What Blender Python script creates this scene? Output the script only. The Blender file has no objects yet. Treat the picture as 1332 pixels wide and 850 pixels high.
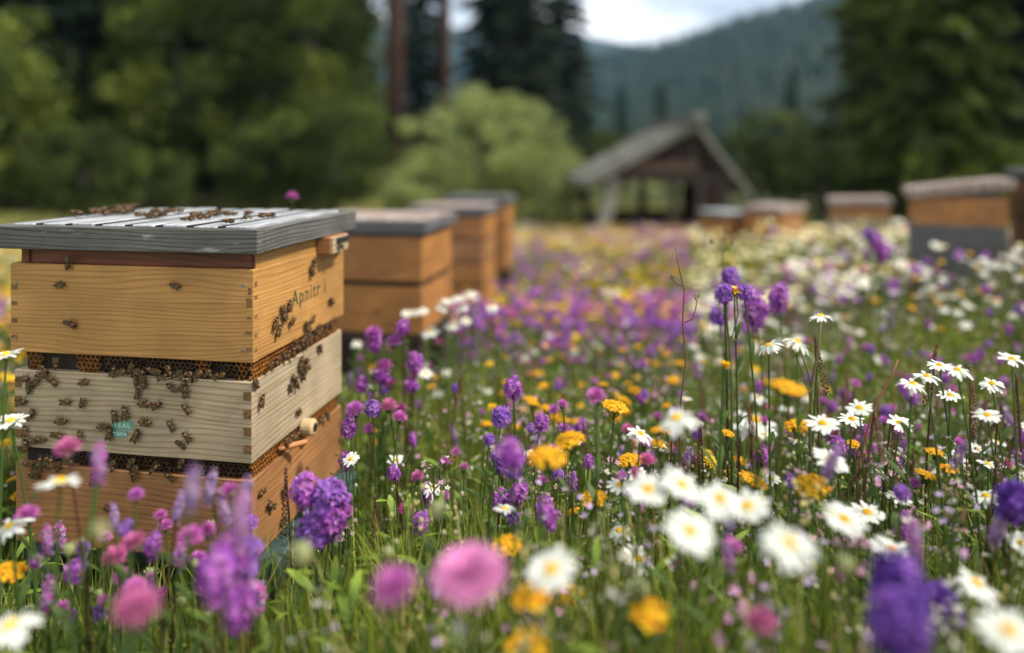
import bpy, math, random
import numpy as np
from mathutils import Vector, Matrix, Euler
R = math.radians
C = bpy.context.scene
COL = C.collection
rnd = random.Random(7)
rng = np.random.default_rng(11)

# ------------------------------------------------------------------ camera, sky, sun, exposure
F = 950.0; HZ = 203.0; CAMZ = 1.1
cam = bpy.data.cameras.new("camera"); co = bpy.data.objects.new("camera", cam); COL.objects.link(co)
co.location = (0, 0, CAMZ); co.rotation_euler = (R(90), 0, 0)
cam.sensor_width = 36; cam.lens = F/1332*36; cam.shift_y = -(425-HZ)/1332
cam.clip_start = 0.02; cam.clip_end = 4000
cam.dof.use_dof = True; cam.dof.focus_distance = 1.34; cam.dof.aperture_fstop = .84; cam.dof.aperture_blades = 0
C.camera = co
SUN_EL, SUN_AZ = 50, 104      # azimuth clockwise from +Y (the view direction)
w = bpy.data.worlds.new("World"); C.world = w; w.use_nodes = True
nt = w.node_tree; N = nt.nodes; L = nt.links; N.clear()
out = N.new("ShaderNodeOutputWorld"); bg = N.new("ShaderNodeBackground")
sky = N.new("ShaderNodeTexSky"); sky.sky_type = 'NISHITA'; sky.sun_disc = False
sky.sun_elevation = R(SUN_EL); sky.sun_rotation = R(SUN_AZ); sky.air_density = 1.2; sky.dust_density = 2.0
tc = N.new("ShaderNodeTexCoord"); mp = N.new("ShaderNodeMapping"); mp.inputs['Scale'].default_value = (1, 1, 3.2)
mp.inputs['Location'].default_value = (0.3, 0.1, 0.35)
n1 = N.new("ShaderNodeTexNoise"); n1.inputs['Scale'].default_value = 2.6; n1.inputs['Detail'].default_value = 7; n1.inputs['Roughness'].default_value = .55
r1 = N.new("ShaderNodeValToRGB"); r1.color_ramp.elements[0].position = .26; r1.color_ramp.elements[1].position = .44
n2 = N.new("ShaderNodeTexNoise"); n2.inputs['Scale'].default_value = 5.0; n2.inputs['Detail'].default_value = 5
r2 = N.new("ShaderNodeValToRGB"); r2.color_ramp.elements[0].color = (7.5, 8.4, 9.4, 1); r2.color_ramp.elements[1].color = (19, 19, 19, 1)
r2.color_ramp.elements[0].position = .36; r2.color_ramp.elements[1].position = .62
mx = N.new("ShaderNodeMixRGB")
L.new(tc.outputs['Generated'], mp.inputs[0]); L.new(mp.outputs[0], n1.inputs[0]); L.new(mp.outputs[0], n2.inputs[0])
L.new(n1.outputs[0], r1.inputs[0]); L.new(n2.outputs[0], r2.inputs[0])
L.new(r1.outputs[0], mx.inputs[0]); L.new(sky.outputs[0], mx.inputs[1]); L.new(r2.outputs[0], mx.inputs[2])
L.new(mx.outputs[0], bg.inputs[0]); bg.inputs[1].default_value = 0.068; L.new(bg.outputs[0], out.inputs[0])
sl = bpy.data.lights.new("sun", 'SUN'); sl.energy = 4.6; sl.angle = R(5); sl.color = (1, .93, .79)
so = bpy.data.objects.new("sun", sl); COL.objects.link(so)
sd = Vector((math.sin(R(SUN_AZ))*math.cos(R(SUN_EL)), math.cos(R(SUN_AZ))*math.cos(R(SUN_EL)), math.sin(R(SUN_EL))))
so.rotation_euler = sd.to_track_quat('Z', 'Y').to_euler(); so.location = (4, -4, 8)
C.view_settings.view_transform = 'Standard'; C.view_settings.look = 'None'; C.view_settings.exposure = 0.44; C.view_settings.gamma = 1
C.cycles.max_bounces = 6; C.cycles.volume_bounces = 0; C.cycles.transparent_max_bounces = 6
C.cycles.sample_clamp_indirect = 6; C.cycles.use_denoising = True

def P(px, py, D): return Vector(((px-666)/F*D, D, CAMZ-(py-HZ)/F*D))
def sst(a, b, x):
    t = np.clip((x-a)/(b-a), 0, 1); return t*t*(3-2*t)
def ground(x, y):
    x = np.asarray(x, float); y = np.asarray(y, float)
    g = .16*(1-sst(.4, 2.0, y))*sst(-.55, .1, x) - .032*np.clip(y-1, 0, 13)
    g = g + .30*sst(.7, 2.5, x)*sst(1.5, 3.2, y)*(1-sst(6.5, 11, y))
    g = g + .03*np.sin(x*1.3+.5)*np.sin(y*.9) * sst(1.5, 4, y)
    return g + .25*sst(24, 60, y)*(y-24)*.06
def gz(x, y): return float(ground(x, y))

# ------------------------------------------------------------------ tagging
def tag(o, label=None, cat=None, group=None, kind=None):
    if label: o['label'] = label
    if cat: o['category'] = cat
    if group: o['group'] = group
    if kind: o['kind'] = kind
    return o
def link(o, parent=None):
    COL.objects.link(o)
    if parent: o.parent = parent
    return o
def empty(name, loc, label, cat, group=None, rz=0):
    o = bpy.data.objects.new(name, None); link(o); o.location = loc; o.rotation_euler = (0, 0, rz); o.empty_display_size = .02
    return tag(o, label, cat, group)

# ------------------------------------------------------------------ materials
def mat(name):
    m = bpy.data.materials.new(name); m.use_nodes = True; m.node_tree.nodes.clear(); return m
def nd(m, t, **kw):
    n = m.node_tree.nodes.new(t)
    for k, v in kw.items():
        if k in n.inputs: n.inputs[k].default_value = v
        else: setattr(n, k, v)
    return n
def outp(m, s): o = nd(m, "ShaderNodeOutputMaterial"); m.node_tree.links.new(s, o.inputs[0])
def plain(name, col, rough=.6, metal=0, var=.12, scale=30, bump=0):
    m = mat(name); l = m.node_tree.links.new
    b = nd(m, "ShaderNodeBsdfPrincipled"); b.inputs['Roughness'].default_value = rough; b.inputs['Metallic'].default_value = metal
    t = nd(m, "ShaderNodeTexCoord"); n = nd(m, "ShaderNodeTexNoise"); n.inputs['Scale'].default_value = scale; n.inputs['Detail'].default_value = 5
    r = nd(m, "ShaderNodeValToRGB"); c = col
    r.color_ramp.elements[0].color = (c[0]*(1-var), c[1]*(1-var), c[2]*(1-var), 1); r.color_ramp.elements[0].position = .3
    r.color_ramp.elements[1].color = (min(1, c[0]*(1+var)), min(1, c[1]*(1+var)), min(1, c[2]*(1+var)), 1); r.color_ramp.elements[1].position = .7
    l(t.outputs['Object'], n.inputs[0]); l(n.outputs[0], r.inputs[0]); l(r.outputs[0], b.inputs['Base Color'])
    if bump:
        bp = nd(m, "ShaderNodeBump"); bp.inputs['Strength'].default_value = bump; bp.inputs['Distance'].default_value = .003
        l(n.outputs[0], bp.inputs['Height']); l(bp.outputs[0], b.inputs['Normal'])
    outp(m, b.outputs[0]); return m
def wood(name, light, dark, rough=.55, ringscale=34, fine=140, weather=None, axis='Z', seed=0.0, contrast=.5):
    """planks with the grain running horizontally; axis = direction across the grain"""
    m = mat(name); l = m.node_tree.links.new
    b = nd(m, "ShaderNodeBsdfPrincipled"); b.inputs['Roughness'].default_value = rough
    t = nd(m, "ShaderNodeTexCoord")
    def mapped(sc, loc=(0, 0, 0)):
        q = nd(m, "ShaderNodeMapping"); q.inputs['Scale'].default_value = sc; q.inputs['Location'].default_value = loc
        l(t.outputs['Object'], q.inputs[0]); return q.outputs[0]
    def ax(a, c): return {'Z': (a, a, c), 'X': (c, a, a), 'Y': (a, c, a)}[axis]
    # growth rings: fine lines across the grain, bent by a slow warp
    nw = nd(m, "ShaderNodeTexNoise"); nw.inputs['Scale'].default_value = 1; nw.inputs['Detail'].default_value = 2
    l(mapped(ax(1.5, 7), (seed, seed, seed)), nw.inputs[0])
    sp = nd(m, "ShaderNodeSeparateXYZ"); l(t.outputs['Object'], sp.inputs[0])
    zf = nd(m, "ShaderNodeMath", operation='MULTIPLY'); zf.inputs[1].default_value = ringscale*26; l(sp.outputs[axis], zf.inputs[0])
    s = nd(m, "ShaderNodeMath", operation='MULTIPLY_ADD'); s.inputs[1].default_value = 62; l(nw.outputs[0], s.inputs[0]); l(zf.outputs[0], s.inputs[2])
    nj = nd(m, "ShaderNodeTexNoise"); nj.inputs['Scale'].default_value = 1; nj.inputs['Detail'].default_value = 3
    l(mapped(ax(3, 60), (seed, 0, seed)), nj.inputs[0])
    s3 = nd(m, "ShaderNodeMath", operation='MULTIPLY_ADD'); s3.inputs[1].default_value = 5; l(nj.outputs[0], s3.inputs[0]); l(s.outputs[0], s3.inputs[2])
    sn = nd(m, "ShaderNodeMath", operation='SINE'); l(s3.outputs[0], sn.inputs[0])
    mr = nd(m, "ShaderNodeMapRange"); mr.inputs[1].default_value = -1; mr.inputs[2].default_value = 1; l(sn.outputs[0], mr.inputs[0])
    pw = nd(m, "ShaderNodeMath", operation='POWER'); pw.inputs[1].default_value = 2.8; l(mr.outputs[0], pw.inputs[0])
    nf = nd(m, "ShaderNodeTexNoise"); nf.inputs['Scale'].default_value = 1; nf.inputs['Detail'].default_value = 6; nf.inputs['Roughness'].default_value = .7
    l(mapped(ax(3, fine)), nf.inputs[0])
    ad = nd(m, "ShaderNodeMath", operation='MULTIPLY_ADD'); ad.inputs[1].default_value = contrast; l(pw.outputs[0], ad.inputs[0]); 
    nf2 = nd(m, "ShaderNodeMath", operation='MULTIPLY_ADD'); nf2.inputs[1].default_value = 1.6; nf2.inputs[2].default_value = -.55; l(nf.outputs[0], nf2.inputs[0]); l(nf2.outputs[0], ad.inputs[2])
    r = nd(m, "ShaderNodeValToRGB"); r.color_ramp.elements[0].color = (*light, 1); r.color_ramp.elements[1].color = (*dark, 1)
    r.color_ramp.elements[0].position = .05; r.color_ramp.elements[1].position = 1.0
    l(ad.outputs[0], r.inputs[0])
    # blotchy tone
    nb = nd(m, "ShaderNodeTexNoise"); nb.inputs['Scale'].default_value = 7; nb.inputs['Detail'].default_value = 4; l(t.outputs['Object'], nb.inputs[0])
    rb = nd(m, "ShaderNodeMapRange"); rb.inputs[1].default_value = .3; rb.inputs[2].default_value = .7; rb.inputs[3].default_value = .70; rb.inputs[4].default_value = 1.10; l(nb.outputs[0], rb.inputs[0])
    mm = nd(m, "ShaderNodeVectorMath", operation='SCALE'); l(r.outputs[0], mm.inputs[0]); l(rb.outputs[0], mm.inputs['Scale'])
    colr = mm.outputs[0]
    if weather:
        nw2 = nd(m, "ShaderNodeTexNoise"); nw2.inputs['Scale'].default_value = 1; nw2.inputs['Detail'].default_value = 8; nw2.inputs['Roughness'].default_value = .7
        l(mapped(ax(8, 40)), nw2.inputs[0])
        rw = nd(m, "ShaderNodeMapRange"); rw.inputs[1].default_value = weather[1]; rw.inputs[2].default_value = weather[1]+.12; l(nw2.outputs[0], rw.inputs[0])
        mw = nd(m, "ShaderNodeMixRGB"); mw.inputs[2].default_value = (*weather[0], 1); l(rw.outputs[0], mw.inputs[0]); l(colr, mw.inputs[1]); colr = mw.outputs[0]
    l(colr, b.inputs['Base Color'])
    bp = nd(m, "ShaderNodeBump"); bp.inputs['Strength'].default_value = .35; bp.inputs['Distance'].default_value = .0015
    l(ad.outputs[0], bp.inputs['Height']); l(bp.outputs[0], b.inputs['Normal'])
    outp(m, b.outputs[0]); return m
def tinted(name, transl=.35, rough=.55, mottling=0.0):
    m = mat(name); l = m.node_tree.links.new
    a = nd(m, "ShaderNodeAttribute"); a.attribute_name = 'tint'
    d = nd(m, "ShaderNodeBsdfPrincipled"); d.inputs['Roughness'].default_value = rough; d.inputs['Specular IOR Level'].default_value = .3
    l(a.outputs['Color'], d.inputs['Base Color'])
    if transl > 0:
        t = nd(m, "ShaderNodeBsdfTranslucent"); l(a.outputs['Color'], t.inputs[0])
        x = nd(m, "ShaderNodeMixShader"); x.inputs[0].default_value = transl
        l(d.outputs[0], x.inputs[1]); l(t.outputs[0], x.inputs[2]); outp(m, x.outputs[0])
    else: outp(m, d.outputs[0])
    return m
M = {}
M['plant'] = tinted('plant', .5, .5)
M['petal'] = tinted('petal', .3, .6)
M['foliage'] = tinted('foliage', .3, .6)
M['solid'] = tinted('solid_tint', 0, .55)
M['honey_wood'] = wood('honey_wood', (.50, .262, .078), (.27, .115, .028), seed=1.3, ringscale=30, contrast=.36)
M['pale_wood'] = wood('pale_wood', (.47, .385, .26), (.25, .165, .085), seed=4.1, ringscale=26, contrast=.46)
M['orange_wood'] = wood('orange_wood', (.37, .175, .068), (.18, .068, .022), seed=7.7, ringscale=26, contrast=.36)
M['amber_wood'] = wood('amber_wood', (.44, .20, .055), (.20, .068, .016), seed=2.7, ringscale=14)
M['red_wood'] = wood('red_wood', (.16, .035, .014), (.06, .012, .006), seed=3.7, ringscale=14)
M['grey_wood'] = wood('grey_wood', (.135, .128, .122), (.022, .02, .019), rough=.75, seed=5.7, ringscale=30, fine=200, weather=((.36, .36, .37), .6), contrast=.5)
M['lid_board'] = wood('lid_board', (.52, .54, .57), (.27, .28, .29), rough=.34, seed=6.2, axis='X', ringscale=14, weather=((.28, .26, .24), .56))
M['end_grain'] = plain('end_grain', (.17, .085, .03), .8, var=.4, scale=160, bump=.5)
M['pink_lid'] = wood('pink_lid', (.33, .235, .19), (.17, .115, .095), rough=.6, axis='X', seed=9, weather=((.42, .40, .40), .5))
M['dark_rim'] = wood('dark_rim', (.13, .13, .14), (.04, .04, .045), rough=.7, seed=8)
M['teal'] = plain('teal_paint', (.035, .068, .068), .6, var=.35, scale=22, bump=.4)
M['grey_box'] = wood('grey_box_wood', (.12, .122, .118), (.06, .06, .057), rough=.7, seed=11)
M['comb_dark'] = plain('comb_dark', (.055, .027, .010), .55, var=.5, scale=90)
M['comb_gold'] = plain('comb_gold', (.22, .085, .018), .45, var=.45, scale=90)
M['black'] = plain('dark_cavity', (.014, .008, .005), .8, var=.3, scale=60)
m = mat('groove_shade_plate_dark'); d_ = nd(m, 'ShaderNodeBsdfDiffuse'); d_.inputs[0].default_value = (.03, .031, .034, 1); outp(m, d_.outputs[0]); M['shade_plate_dark'] = m  # flat dark colour: painted shade in the lid grooves, and the latch's dark plate
M['nail'] = plain('nail_steel', (.25, .27, .28), .4, .8)
M['stamp'] = plain('stamp_ink', (.035, .055, .02), .7, var=.5, scale=200)
M['sticker'] = plain('sticker_teal', (.12, .31, .25), .4, var=.2, scale=90)
M['white'] = plain('print_white', (.6, .72, .66), .5)
M['bare_wood'] = plain('old_timber', (.05, .035, .028), .8, var=.4, scale=9, bump=.5)
M['collar'] = plain('collar_timber', (.10, .058, .04), .8, var=.4, scale=9, bump=.5)
M['pale_timber'] = plain('pale_timber', (.20, .18, .155), .8, var=.3, scale=9, bump=.5)
M['shake'] = wood('roof_shake', (.19, .185, .155), (.08, .075, .065), rough=.85, axis='X', ringscale=8, fine=20)
M['barn_wood'] = wood('barn_wood', (.05, .022, .014), (.018, .009, .006), rough=.8, ringscale=5, fine=20)
M['bark'] = plain('bark_red', (.05, .022, .015), .9, var=.5, scale=6, bump=.8)
M['bark_grey'] = plain('bark_grey', (.06, .05, .04), .9, var=.5, scale=6, bump=.8)
M['bee_wing'] = plain('bee_wing', (.055, .036, .018), .35)

# ------------------------------------------------------------------ mesh builder
class MB:
    def __init__(s): s.v = []; s.f = []; s.c = []; s.m = []
    def vert(s, p, c): s.v.append((p[0], p[1], p[2])); s.c.append(c); return len(s.v)-1
    def face(s, idx, m=0): s.f.append(tuple(idx)); s.m.append(m)
    def box(s, lo, hi, c=(.5, .5, .5), m=0, M4=None, bev=0):
        x0, y0, z0 = lo; x1, y1, z1 = hi; b0 = len(s.v)
        if bev:
            b = bev; pts = []
            def ring(z, i): return [(x0+i, y0+b, z), (x0+b, y0+i, z), (x1-b, y0+i, z), (x1-i, y0+b, z), (x1-i, y1-b, z), (x1-b, y1-i, z), (x0+b, y1-i, z), (x0+i, y1-b, z)]
            for z, i in ((z0, b), (z0+b, 0), (z1-b, 0), (z1, b)):
                for p in ring(z, i) if i == 0 else [(x0+b, y0+b, z)]*1+[(x0+b, y0+b, z), (x1-b, y0+b, z), (x1-b, y0+b, z), (x1-b, y1-b, z), (x1-b, y1-b, z), (x0+b, y1-b, z), (x0+b, y1-b, z)]:
                    q = Vector(p); q = M4 @ q if M4 else q; s.vert(q, c)
            for k in range(3):
                for j in range(8):
                    a = b0+k*8+j; bb = b0+k*8+(j+1) % 8; s.face((a, bb, bb+8, a+8), m)
            s.face([b0+j for j in (0, 6, 4, 2)], m); s.face([b0+24+j for j in (1, 3, 5, 7)], m); return
        for p in ((x0, y0, z0), (x1, y0, z0), (x1, y1, z0), (x0, y1, z0), (x0, y0, z1), (x1, y0, z1), (x1, y1, z1), (x0, y1, z1)):
            q = Vector(p); q = M4 @ q if M4 else q; s.vert(q, c)
        for f in ((0, 3, 2, 1), (4, 5, 6, 7), (0, 1, 5, 4), (1, 2, 6, 5), (2, 3, 7, 6), (3, 0, 4, 7)): s.face([b0+i for i in f], m)
    def tube(s, pts, rad, n=5, c=(.5, .5, .5), m=0, c2=None, cap=True):
        pts = [Vector(p) for p in pts]; k = len(pts); b0 = len(s.v)
        for i, p in enumerate(pts):
            d = (pts[min(i+1, k-1)]-pts[max(i-1, 0)]); d = d.normalized() if d.length > 1e-9 else Vector((0, 0, 1))
            a = Vector((1, 0, 0)) if abs(d.x) < .8 else Vector((0, 1, 0)); u = d.cross(a).normalized(); v = d.cross(u)
            r = rad[i] if isinstance(rad, (list, tuple)) else rad; t = i/max(1, k-1)
            cc = c if c2 is None else tuple(c[q]*(1-t)+c2[q]*t for q in range(3))
            for j in range(n):
                an = 2*math.pi*j/n; s.vert(p+u*math.cos(an)*r+v*math.sin(an)*r, cc)
        for i in range(k-1):
            for j in range(n):
                a = b0+i*n+j; b = b0+i*n+(j+1) % n; s.face((a, b, b+n, a+n), m)
        if cap:
            s.face([b0+j for j in range(n)][::-1], m); s.face([b0+(k-1)*n+j for j in range(n)], m)
    def ball(s, ctr, r, c, m=0, seg=6, rings=4, c2=None):
        rx, ry, rz = r if isinstance(r, (tuple, list)) else (r, r, r); b0 = len(s.v)
        for i in range(rings+1):
            th = math.pi*i/rings
            cc = c if c2 is None else tuple(c2[q]*(1-i/rings)+c[q]*i/rings for q in range(3))
            for j in range(seg):
                an = 2*math.pi*j/seg; st = math.sin(th) if 0 < i < rings else .02
                s.vert((ctr[0]+rx*st*math.cos(an), ctr[1]+ry*st*math.sin(an), ctr[2]+rz*math.cos(th)), cc)
        for i in range(rings):
            for j in range(seg):
                a = b0+i*seg+j; b = b0+i*seg+(j+1) % seg; s.face((a, a+seg, b+seg, b), m)
    def blade(s, p, d, side, L_, w_, c, droop=.3, seg=3, m=0, c2=None, tipw=.25, belly=1.0, up=Vector((0, 0, 1))):
        """a petal or leaf: strip from p along d, bending away from up"""
        p = Vector(p); d = Vector(d).normalized(); side = Vector(side).normalized(); prev = None
        nrm = d.cross(side).normalized()
        if nrm.dot(up) < 0: nrm = -nrm
        for i in range(seg+1):
            t = i/seg; q = p+d*(L_*t)-nrm*(droop*L_*t*t)
            ww = w_*(.45+.55*math.sin(min(1, t*1.25)*math.pi/2))*belly if t < .8 else w_*(1-(t-.8)/.2*(1-tipw))
            cc = c if c2 is None else tuple(c[k]*(1-t)+c2[k]*t for k in range(3))
            a = s.vert(q-side*ww*.5, cc); b = s.vert(q+side*ww*.5, cc)
            if prev: s.face((prev[0], prev[1], b, a), m)
            prev = (a, b)
    def mesh(s, name, mats, smooth=True):
        me = bpy.data.meshes.new(name); me.from_pydata(s.v, [], s.f)
        for x in mats: me.materials.append(M[x])
        if len(mats) > 1: me.polygons.foreach_set('material_index', s.m)
        at = me.color_attributes.new('tint', 'FLOAT_COLOR', 'POINT')
        arr = np.ones((len(s.v), 4), np.float32); arr[:, :3] = np.array(s.c, np.float32) if s.c else 0
        at.data.foreach_set('color', arr.ravel())
        if smooth: me.polygons.foreach_set('use_smooth', [True]*len(s.f))
        me.update(); return me
    def build(s, name, mats, parent=None, smooth=False):
        if isinstance(mats, str): mats = [mats]
        return link(bpy.data.objects.new(name, s.mesh(name, mats, smooth)), parent)
def inst(name, me, parent=None, loc=(0, 0, 0), rot=(0, 0, 0), sc=(1, 1, 1)):
    o = bpy.data.objects.new(name, me); link(o, parent); o.location = loc; o.rotation_euler = rot
    o.scale = sc if not isinstance(sc, (int, float)) else (sc, sc, sc); return o

# numpy mesh: merge transformed copies of templates
def npmesh(name, V, faces, T, mats, midx=None, smooth=False):
    """faces: int array (n,k)"""
    me = bpy.data.meshes.new(name); n, k = faces.shape
    me.vertices.add(len(V)); me.vertices.foreach_set('co', V.astype(np.float32).ravel())
    me.loops.add(n*k); me.loops.foreach_set('vertex_index', faces.astype(np.int32).ravel())
    me.polygons.add(n); me.polygons.foreach_set('loop_start', (np.arange(n)*k).astype(np.int32))
    try: me.polygons.foreach_set('loop_total', np.full(n, k, np.int32))
    except Exception: pass
    for x in mats: me.materials.append(M[x])
    at = me.color_attributes.new('tint', 'FLOAT_COLOR', 'POINT')
    arr = np.ones((len(V), 4), np.float32); arr[:, :3] = T; at.data.foreach_set('color', arr.ravel())
    if midx is not None: me.polygons.foreach_set('material_index', midx.astype(np.int32))
    if smooth: me.polygons.foreach_set('use_smooth', np.ones(n, bool))
    me.update(calc_edges=True); return me
def template(mb):
    """MB -> triangles arrays"""
    tri = []
    for f in mb.f:
        for i in range(1, len(f)-1): tri.append((f[0], f[i], f[i+1]))
    return np.array(mb.v, float), np.array(tri, int), np.array(mb.c, float)
def scatter(name, temps, which, pos, yaw, tiltx, sc, tintmul, mats, kindlabel=None):
    VV, FF, TT = [], [], []; off = 0
    for k, (V, Fc, T) in enumerate(temps):
        ix = np.nonzero(which == k)[0]
        if not len(ix): continue
        cx, sx = np.cos(tiltx[ix])[:, None], np.sin(tiltx[ix])[:, None]; cy, sy = np.cos(yaw[ix])[:, None], np.sin(yaw[ix])[:, None]
        s_ = sc[ix]; s_ = s_[:, None] if s_.ndim == 1 else s_
        if s_.shape[1] == 1: s_ = np.repeat(s_, 3, 1)
        x = V[None, :, 0]*s_[:, 0:1]; y = V[None, :, 1]*s_[:, 1:2]; z = V[None, :, 2]*s_[:, 2:3]
        x, y = x*cy-y*sy, x*sy+y*cy
        y, z = y*cx-z*sx, y*sx+z*cx
        P_ = np.stack([x, y, z], -1)+pos[ix][:, None, :]
        VV.append(P_.reshape(-1, 3)); nv = len(V)
        FF.append((Fc[None]+(np.arange(len(ix))*nv)[:, None, None]+off).reshape(-1, 3))
        TT.append((T[None]*tintmul[ix][:, None, :]).reshape(-1, 3)); off += nv*len(ix)
    return npmesh(name, np.concatenate(VV), np.concatenate(FF), np.clip(np.concatenate(TT), 0, 1), mats)

# ------------------------------------------------------------------ ground and hills
m = mat('meadow_soil'); l = m.node_tree.links.new
b = nd(m, "ShaderNodeBsdfPrincipled"); b.inputs['Roughness'].default_value = .95
t = nd(m, "ShaderNodeTexCoord"); n = nd(m, "ShaderNodeTexNoise"); n.inputs['Scale'].default_value = .9; n.inputs['Detail'].default_value = 9; n.inputs['Roughness'].default_value = .7
r = nd(m, "ShaderNodeValToRGB"); e = r.color_ramp.elements
e[0].color = (.06, .085, .02, 1); e[0].position = .35; e[1].color = (.17, .19, .05, 1); e[1].position = .65
l(t.outputs['Object'], n.inputs[0]); l(n.outputs[0], r.inputs[0]); l(r.outputs[0], b.inputs['Base Color']); outp(m, b.outputs[0]); M['soil'] = m
def grid_mesh(name, xs, ys, fz, mt):
    X, Y = np.meshgrid(xs, ys); Z = fz(X, Y); V = np.stack([X, Y, Z], -1).reshape(-1, 3); nx, ny = len(xs), len(ys)
    i = np.arange((ny-1)*(nx-1)); a = (i//(nx-1))*nx+i % (nx-1)
    Fq = np.stack([a, a+1, a+nx+1, a+nx], 1)
    return npmesh(name, V, Fq, np.full((len(V), 3), .1), [mt], smooth=True)
def wide(a, b_, n_, p): u = np.linspace(-1, 1, n_); return np.sign(u)*np.abs(u)**p*b_
gxs = wide(0, 1500, 181, 3.2); gys = np.concatenate([np.linspace(-1200, -6, 10), np.linspace(-5, 30, 120), 30+np.linspace(.03, 1, 60)**2.4*1500])
def gfar(x, y):
    return ground(x, np.clip(y, -5, 60))+0*x - .02*np.clip(y-400, 0, None)*0
g = link(bpy.data.objects.new('ground', grid_mesh('ground', gxs, gys, gfar, 'soil'))); tag(g, 'meadow soil under the grass and flowers', 'ground', kind='structure')

m = mat('hill_forest'); l = m.node_tree.links.new
b = nd(m, "ShaderNodeBsdfPrincipled"); b.inputs['Roughness'].default_value = .95
t = nd(m, "ShaderNodeTexCoord"); n = nd(m, "ShaderNodeTexNoise"); n.inputs['Scale'].default_value = .03; n.inputs['Detail'].default_value = 9
r = nd(m, "ShaderNodeValToRGB"); e = r.color_ramp.elements
e[0].color = (.008, .016, .012, 1); e[0].position = .35; e[1].color = (.02, .032, .018, 1); e[1].position = .65
l(t.outputs['Object'], n.inputs[0]); l(n.outputs[0], r.inputs[0]); l(r.outputs[0], b.inputs['Base Color']); outp(m, b.outputs[0]); M['hillmat'] = m
rx = np.array([-2500, -200, 300, 640, 730, 860, 960, 1040, 1110, 1250, 1400, 1700, 4000]); ry = np.array([60, 60, 70, 74, 70, 58, 34, 16, -6, -45, -75, -110, -140])
def hillz(x, y):
    px = 666+F*x/np.maximum(y, 1)
    top = (HZ-np.interp(px, rx, ry)-14)/F*430
    front = sst(95, 430, y)**.85
    back = 1-sst(450, 900, y)
    # side valley: the slope comes forward on one side only
    cut = sst(740, 1150, px+(y-100)*.9)
    rough = 5*np.sin(x*.021+1)*np.sin(y*.017)+2*np.sin(x*.06)*np.sin(y*.05+2)
    return -1+(top*front*back+rough*front*back)*(.15+.85*cut)
def hill2z(x, y):
    px = 666+F*x/np.maximum(y, 1)
    top = (HZ-np.interp(px, [-3000, 300, 700, 760, 850, 950, 1100, 4000], [20, 30, 38, 46, 62, 75, 60, 50]))/F*900
    return -1+top*sst(560, 900, y)*(1-sst(950, 1250, y)*.6)
h1 = link(bpy.data.objects.new('hills', grid_mesh('hills', np.linspace(-700, 900, 200), np.linspace(95, 900, 150), hillz, 'hillmat'))); tag(h1, 'forested mountain slope rising behind the meadow', 'hill', kind='structure')
h2 = link(bpy.data.objects.new('hills_beyond', grid_mesh('hills_beyond', np.linspace(-1300, 1300, 120), np.linspace(560, 1250, 60), hill2z, 'hillmat'))); tag(h2, 'pale far ridge fading under the clouds', 'hill', kind='structure')
# air
hz = MB(); hz.box((-1400, -60, -45), (1400, 1290, 290))
m = mat('air'); v = nd(m, "ShaderNodeVolumePrincipled"); v.inputs['Density'].default_value = .00026; v.inputs['Color'].default_value = (.20, .52, .92, 1); v.inputs['Anisotropy'].default_value = .2
o_ = nd(m, "ShaderNodeOutputMaterial"); m.node_tree.links.new(v.outputs[0], o_.inputs['Volume']); M['air'] = m
ho = hz.build('haze', 'air'); tag(ho, 'thin blue air haze over the valley', 'haze', kind='stuff')

# conifer for the far slope
def cone_tmp(seed):
    q = random.Random(seed); b_ = MB()
    for k in range(4):
        z0 = .08+k*.2; z1 = z0+.36; rr = .2*(1-k*.23)
        c = (.014+q.random()*.008, .03+q.random()*.014, .02)
        n_ = 7; base = [b_.vert((math.cos(j*6.283/n_)*rr*q.uniform(.7, 1.2), math.sin(j*6.283/n_)*rr*q.uniform(.7, 1.2), z0+q.uniform(-.03, .02)), c) for j in range(n_)]
        top = b_.vert((0, 0, min(1, z1)), c)
        for j in range(n_): b_.face((base[j], base[(j+1) % n_], top))
    return template(b_)
temps = [cone_tmp(s) for s in range(5)]
n_ = 9000
yy = 100+360*rng.random(n_)**.8; pxx = rng.uniform(500, 1750, n_); xx = (pxx-666)/F*yy
keep = (hillz(xx, yy) > 1.0) | (yy > 160); xx, yy = xx[keep], yy[keep]
pos = np.stack([xx, yy, hillz(xx, yy)-.6], 1); nn = len(xx)
sc = rng.uniform(5, 10, nn); tm = rng.uniform(.7, 1.5, (nn, 1))*np.array([[1, 1, 1]])*rng.uniform(.9, 1.1, (nn, 3))
o = link(bpy.data.objects.new('hillside_forest', scatter('hillside_forest', temps, rng.integers(0, 5, nn), pos, rng.uniform(0, 6.28, nn), np.zeros(nn), sc, tm, ['foliage'])))
tag(o, 'dark conifer forest covering the mountain slope', 'forest', kind='stuff')

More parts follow.
